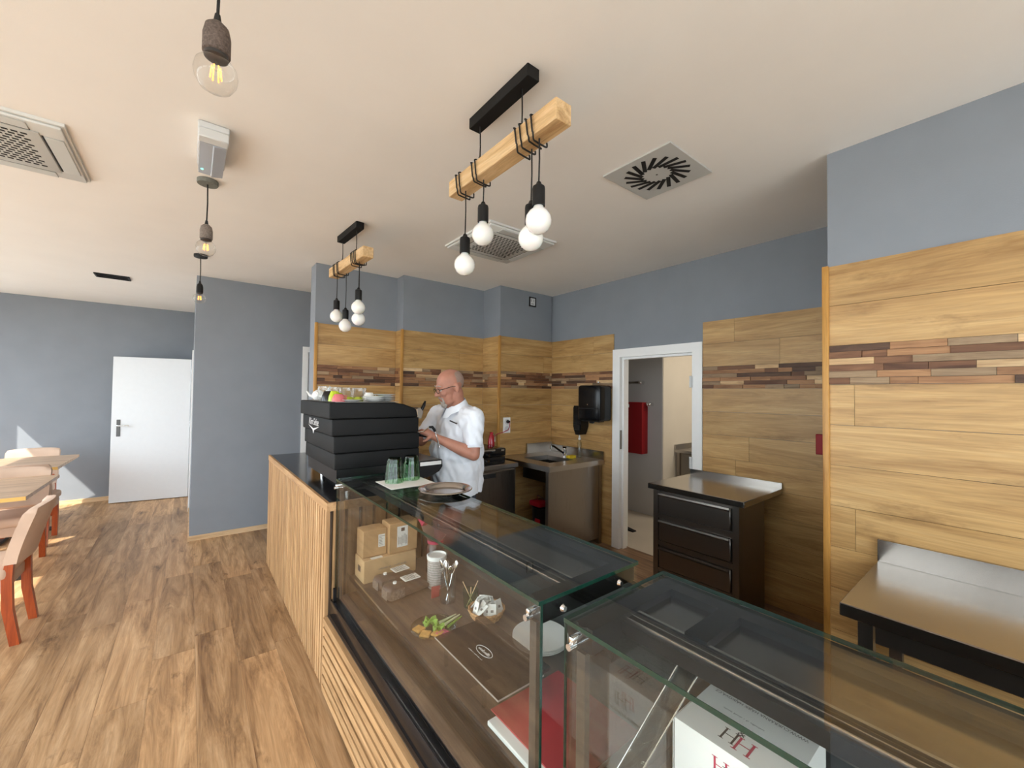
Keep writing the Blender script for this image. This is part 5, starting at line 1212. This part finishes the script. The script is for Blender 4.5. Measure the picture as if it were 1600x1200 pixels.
hell((-0.066, 0, -0.116), (0.020, 0.024, 0.020))             # chin
hell((-0.082, 0, 0.014), (0.020, 0.052, 0.012))              # brow ridge
for s in (-1, 1):
    hell((-0.072, s * 0.036, -0.040), (0.024, 0.024, 0.022)) # cheek
    hell((0.018, s * 0.080, -0.018), (0.020, 0.009, 0.032), 14, 10, Matrix.Rotation(s * 0.35, 4, 'Z'))   # ear
    hell((0.012, s * 0.076, -0.012), (0.014, 0.010, 0.020), 14, 10)
body.cone(hp(-0.088, 0, 0.000), 0.010, hp(-0.116, 0, -0.045), 0.0135, 12)   # nose
for s in (-1, 1): hell((-0.102, s * 0.013, -0.049), (0.012, 0.009, 0.009), 12, 8)
hell((-0.088, 0, -0.076), (0.013, 0.024, 0.007), 14, 8); hell((-0.086, 0, -0.088), (0.012, 0.021, 0.007), 14, 8)  # lips
body.cone(hp(0.030, 0, -0.06), 0.062, (1.575, 2.67, 1.40), 0.070, 18)       # neck
body.cone((1.585, 2.53, 1.36), 0.060, (1.585, 2.85, 1.36), 0.060, 16)     # shoulders
body.ell((1.60, 2.70, 1.27), (0.125, 0.17, 0.17), 20, 12); body.ell((1.59, 2.70, 1.06), (0.155, 0.175, 0.17), 20, 12); body.ell((1.61, 2.70, 0.92), (0.14, 0.17, 0.12), 20, 12)
# arms
LS, LE, LW = Vector((1.605, 2.475, 1.365)), Vector((1.580, 2.425, 1.115)), Vector((1.345, 2.530, 1.236))
RS, RE, RW = Vector((1.575, 2.905, 1.375)), Vector((1.440, 2.965, 1.170)), Vector((1.290, 2.905, 1.275))
for S_, E_, W_ in ((LS, LE, LW), (RS, RE, RW)):
    body.cone(S_, 0.050, S_.lerp(E_, 0.6), 0.047); body.cone(S_.lerp(E_, 0.55), 0.049, E_, 0.043)
    body.cone(E_, 0.043, E_.lerp(W_, 0.3), 0.046); body.cone(E_.lerp(W_, 0.3), 0.046, E_.lerp(W_, 0.7), 0.035); body.cone(E_.lerp(W_, 0.7), 0.035, W_, 0.027)
# hands: palm, four fingers curled round the handle, thumb from the side of the palm
def hand(wrist, grip, side):
    """grip: axis point under the palm; handle runs along X; side: +1 fingers wrap towards +Y"""
    wrist, grip = Vector(wrist), Vector(grip)
    kn = grip + Vector((-0.01, -side * 0.006, 0.026))
    palm0 = wrist.lerp(kn, 0.35)
    body.cone(wrist, 0.026, palm0, 0.026, 12); body.cone(palm0 + Vector((0, 0, 0.002)), 0.025, kn + Vector((0.02, 0, 0)), 0.020, 12); body.cone(palm0, 0.022, kn + Vector((-0.02, 0, 0)), 0.019, 12)
    for i in range(4):
        dx = -0.034 + i * 0.0205; ln = (0.92, 1.0, 0.97, 0.8)[i]
        a = kn + Vector((dx + 0.008, 0, -0.002)); b = a + Vector((-0.004, side * 0.026 * ln, 0.004)); c = b + Vector((-0.001, side * 0.012, -0.026 * ln)); d = c + Vector((0, -side * 0.016, -0.016 * ln))
        body.cone(a, 0.0105, b, 0.0095, 10); body.cone(b, 0.0095, c, 0.0088, 10); body.cone(c, 0.0088, d, 0.0078, 10)
    tb = palm0.lerp(kn, 0.3) + Vector((-0.008, -side * 0.014, -0.014)); t1 = tb + Vector((-0.024, -side * 0.004, -0.018)); t2 = t1 + Vector((-0.020, side * 0.008, -0.010))
    body.cone(tb, 0.0135, t1, 0.0115, 10); body.cone(t1, 0.0115, t2, 0.0095, 10)
hand(LW, (1.272, 2.565, 1.258), 1)
hand(RW, (1.215, 2.90, 1.285), -1)
# legs and feet under the trousers
for y in (2.61, 2.79):
    body.cone((1.62, y, 0.90), 0.085, (1.605, y, 0.50), 0.055); body.cone((1.605, y, 0.50), 0.055, (1.635, y, 0.09), 0.040)
    body.cone((1.635, y, 0.06), 0.038, (1.50, y, 0.035), 0.030)
man = fuse(body, 0.0055, 4, 'person', 'skin', None)
tag(man, 'bald bearded man in a white short-sleeved shirt working at the coffee machine', 'person')
# shirt
sh = MB(PO)
sh.cone((1.59, 2.535, 1.360), 0.092, (1.59, 2.845, 1.360), 0.092, 20)
sh.ell((1.615, 2.69, 1.29), (0.165, 0.205, 0.19), 24, 14); sh.ell((1.600, 2.70, 1.12), (0.195, 0.212, 0.20), 24, 14); sh.ell((1.605, 2.70, 0.98), (0.190, 0.212, 0.20), 24, 14)
sh.lathe([(0.0, 0.0), (0.198, 0.0), (0.200, 0.10), (0.195, 0.25), (0.0, 0.25)], (1.607, 2.70, 0.80), 28)
sh.cone((1.575, 2.655, 1.385), 0.082, (1.560, 2.645, 1.425), 0.074, 20)
sh.cone(LS + Vector((0, 0.01, 0)), 0.080, LS.lerp(LE, 0.66), 0.068, 18)
sh.cone(RS, 0.080, RS.lerp(RE, 0.70), 0.068, 18)
def folds(co, no):
    d = 0.0
    p = co
    d += 0.016 * noise.noise(Vector((p.x * 9, p.y * 9, p.z * 3.2)) + Vector((3, 1, 0)))
    d += 0.011 * noise.noise(Vector((p.x * 26 + p.z * 14, p.y * 22, p.z * 9)))
    d += 0.002 * noise.noise(Vector((p.x * 55 - p.z * 30, p.y * 50, p.z * 22)))
    return co + no * d
shirt = fuse(sh, 0.0075, 5, 'shirt', 'shirt', man, folds)
# sleeve hem, collar, placket, pocket and pen
def cuff(c, d, r, name):
    d = d.normalized(); a = d.orthogonal().normalized(); b = d.cross(a); m = MB(PO)
    for k_, (off, rr) in enumerate(((0.0, r), )):
        m.ring([c + (a * math.cos(q * PI / 14) + b * math.sin(q * PI / 14)) * rr for q in range(28)], 0.006, 6)
    obj(name, m, 'shirt', shirt)
cuff(LS.lerp(LE, 0.80), LE - LS, 0.060, 'sleeve_hem'); cuff(RS.lerp(RE, 0.84), RE - RS, 0.060, 'sleeve_hem')
cm = MB(PO); nn = 26; rows = []
for i in range(nn + 1):
    q = -PI + 2 * PI * i / nn + PI     # 0 at the back (+x), opening at the front
    q = 0.18 + (2 * PI - 0.36) * i / nn + PI
    fr_ = math.cos(q)                  # -1 at the front
    top = Vector((1.545 + 0.079 * math.cos(q), 2.640 + 0.073 * math.sin(q), 1.474 + 0.040 * fr_))
    bot = Vector((1.545 + 0.105 * math.cos(q), 2.645 + 0.100 * math.sin(q), 1.428 + 0.040 * fr_ - (0.020 if fr_ < -0.8 else 0)))
    rows.append((top, bot))
vs_, fs_ = [], []
for tp, bt in rows: vs_ += [tp, bt, bt + Vector((0, 0, -0.004)), tp + Vector((0.006 * (1.545 - tp.x) / 0.079, 0, -0.002))]
for i in range(nn):
    for k_ in range(4): fs_.append((i * 4 + k_, i * 4 + (k_ + 1) % 4, (i + 1) * 4 + (k_ + 1) % 4, (i + 1) * 4 + k_))
cm.add(vs_, fs_); obj('collar', cm, 'shirt', shirt, 60)
obj('pen', MB(PO).cyl((1.452, 2.548, 1.352), (1.492, 2.512, 1.330), 0.0045, n=8), 'ink', shirt)
# trousers, belt and shoes
tr_ = MB(PO)
tr_.ell((1.61, 2.70, 0.88), (0.148, 0.172, 0.12), 20, 12)
for y in (2.61, 2.79): tr_.cone((1.62, y, 0.80), 0.092, (1.605, y, 0.50), 0.080, 16); tr_.cone((1.605, y, 0.50), 0.080, (1.635, y, 0.10), 0.062, 16)
fuse(tr_, 0.012, 3, 'trousers', 'trousers', man)
for y in (2.61, 2.79): obj('shoe', MB(PO).rbox(1.43, 1.69, y - 0.048, y + 0.048, 0.0, 0.085, 0.03, 3), 'shoe', man)
# close-cropped grey hair round the back of the head, goatee, eyes, brows, spectacles
def cap_from(fn, r, n=40, m=24):
    mb = MB(PO); vs_, ids, fs_ = [], {}, []
    for i in range(m + 1):
        p = -PI / 2 + PI * i / m
        for k_ in range(n):
            q = 2 * PI * k_ / n; ids[(i, k_)] = len(vs_)
            vs_.append((r[0] * math.cos(p) * math.cos(q), r[1] * math.cos(p) * math.sin(q), r[2] * math.sin(p)))
    for i in range(m):
        for k_ in range(n):
            a = [ids[(i, k_)], ids[(i, (k_ + 1) % n)], ids[(i + 1, (k_ + 1) % n)], ids[(i + 1, k_)]]
            if all(fn(Vector(vs_[v])) for v in a): fs_.append(tuple(a))
    used = sorted({v for f in fs_ for v in f}); rm = {v: i for i, v in enumerate(used)}
    mb.add([vs_[v] for v in used], [tuple(rm[v] for v in f) for f in fs_], HT @ Matrix.Translation((0.012, 0, 0.030)))
    return mb
hr = cap_from(lambda v: v.x > 0.012 - max(0, -v.z) * 0.1 and v.z < 0.066 and v.z > -0.085 + 0.2 * max(0, 0.05 - v.x) and not (abs(v.y) > 0.045 and v.z < -0.02 and v.x < 0.045), (0.1042, 0.0802, 0.0912))
obj('cropped_hair', hr, 'stubble', man, 80)
bd = MB(PO)
bd.ell((0, 0, 0), (0.023, 0.027, 0.030), 16, 10, HT @ Matrix.Translation((-0.070, 0, -0.122)))
for s in (-1, 1): bd.cone(hp(-0.084, s * 0.024, -0.074), 0.0055, hp(-0.078, s * 0.024, -0.108), 0.009, 10)
bd.cone(hp(-0.094, -0.020, -0.070), 0.0052, hp(-0.098, 0, -0.066), 0.0058, 10); bd.cone(hp(-0.094, 0.020, -0.070), 0.0052, hp(-0.098, 0, -0.066), 0.0058, 10)
fuse(bd, 0.003, 2, 'goatee', 'beard', man)
for s in (-1, 1):
    ey = obj('eye', MB(PO).ell(hp(-0.0835, s * 0.031, -0.010), 0.0125, 14, 10), 'eye', man); obj('iris', MB(PO).ell(hp(-0.0935, s * 0.0315, -0.013), 0.0045, 10, 8), 'iris', ey)
    obj('eyelid', MB(PO).ell((0, 0, 0), (0.0136, 0.0140, 0.0100), 14, 8, HT @ Matrix.Translation((-0.083, s * 0.031, -0.0035))), 'skin', man)
    obj('eyebrow', MB(PO).tube([hp(-0.100, s * 0.014, 0.016), hp(-0.098, s * 0.032, 0.021), hp(-0.086, s * 0.050, 0.014)], [0.0035, 0.004, 0.0025], 8), 'beard', man)
sp = MB(PO)
for s in (-1, 1):
    c_ = (-0.110, s * 0.031, -0.014)
    sp.ring([hp(c_[0] + 0.010 * (abs(math.cos(q * PI / 12)) if math.cos(q * PI / 12) * s > 0 else 0) * 0.6, c_[1] + 0.025 * math.cos(q * PI / 12), c_[2] + 0.0165 * math.sin(q * PI / 12)) for q in range(24)], 0.0017, 6)
    sp.tube([hp(-0.104, s * 0.056, -0.008), hp(-0.07, s * 0.0735, -0.004), hp(-0.01, s * 0.0815, 0.000), hp(0.022, s * 0.0835, -0.006)], 0.0022, 6)
sp.tube([hp(-0.110, -0.007, -0.009), hp(-0.114, 0, -0.005), hp(-0.110, 0.007, -0.009)], 0.0016, 6)
gl_ = obj('eyeglasses', sp, 'black', man)
for s in (-1, 1):
    lm_ = MB(PO); put_flat(lm_, [(0.024 * math.cos(q * PI / 10), 0.0158 * math.sin(q * PI / 10)) for q in range(20)], hp(-0.1095, s * 0.031, -0.014), HT.to_3x3() @ Vector((0, 1, 0)), HT.to_3x3() @ Vector((0, 0, 1)))
    obj('lens', lm_, 'pane', gl_)
# the portafilter in his hand
O = (1.23, 2.565, 1.25)
t = thing('portafilter', 'portafilter with black handle held in the man\'s hand', 'portafilter', O)
obj('handle', MB(O).tube([(1.318, 2.565, 1.246), (1.275, 2.565, 1.254), (1.225, 2.565, 1.262), (1.20, 2.565, 1.266)], [0.011, 0.0125, 0.011, 0.007], 12), 'blackgloss', t)
obj('basket', MB(O).lathe([(0.0, 1.238), (0.028, 1.240), (0.033, 1.278), (0.030, 1.279), (0.0, 1.262)], (1.170, 2.565, 0), 18), 'chrome', t)
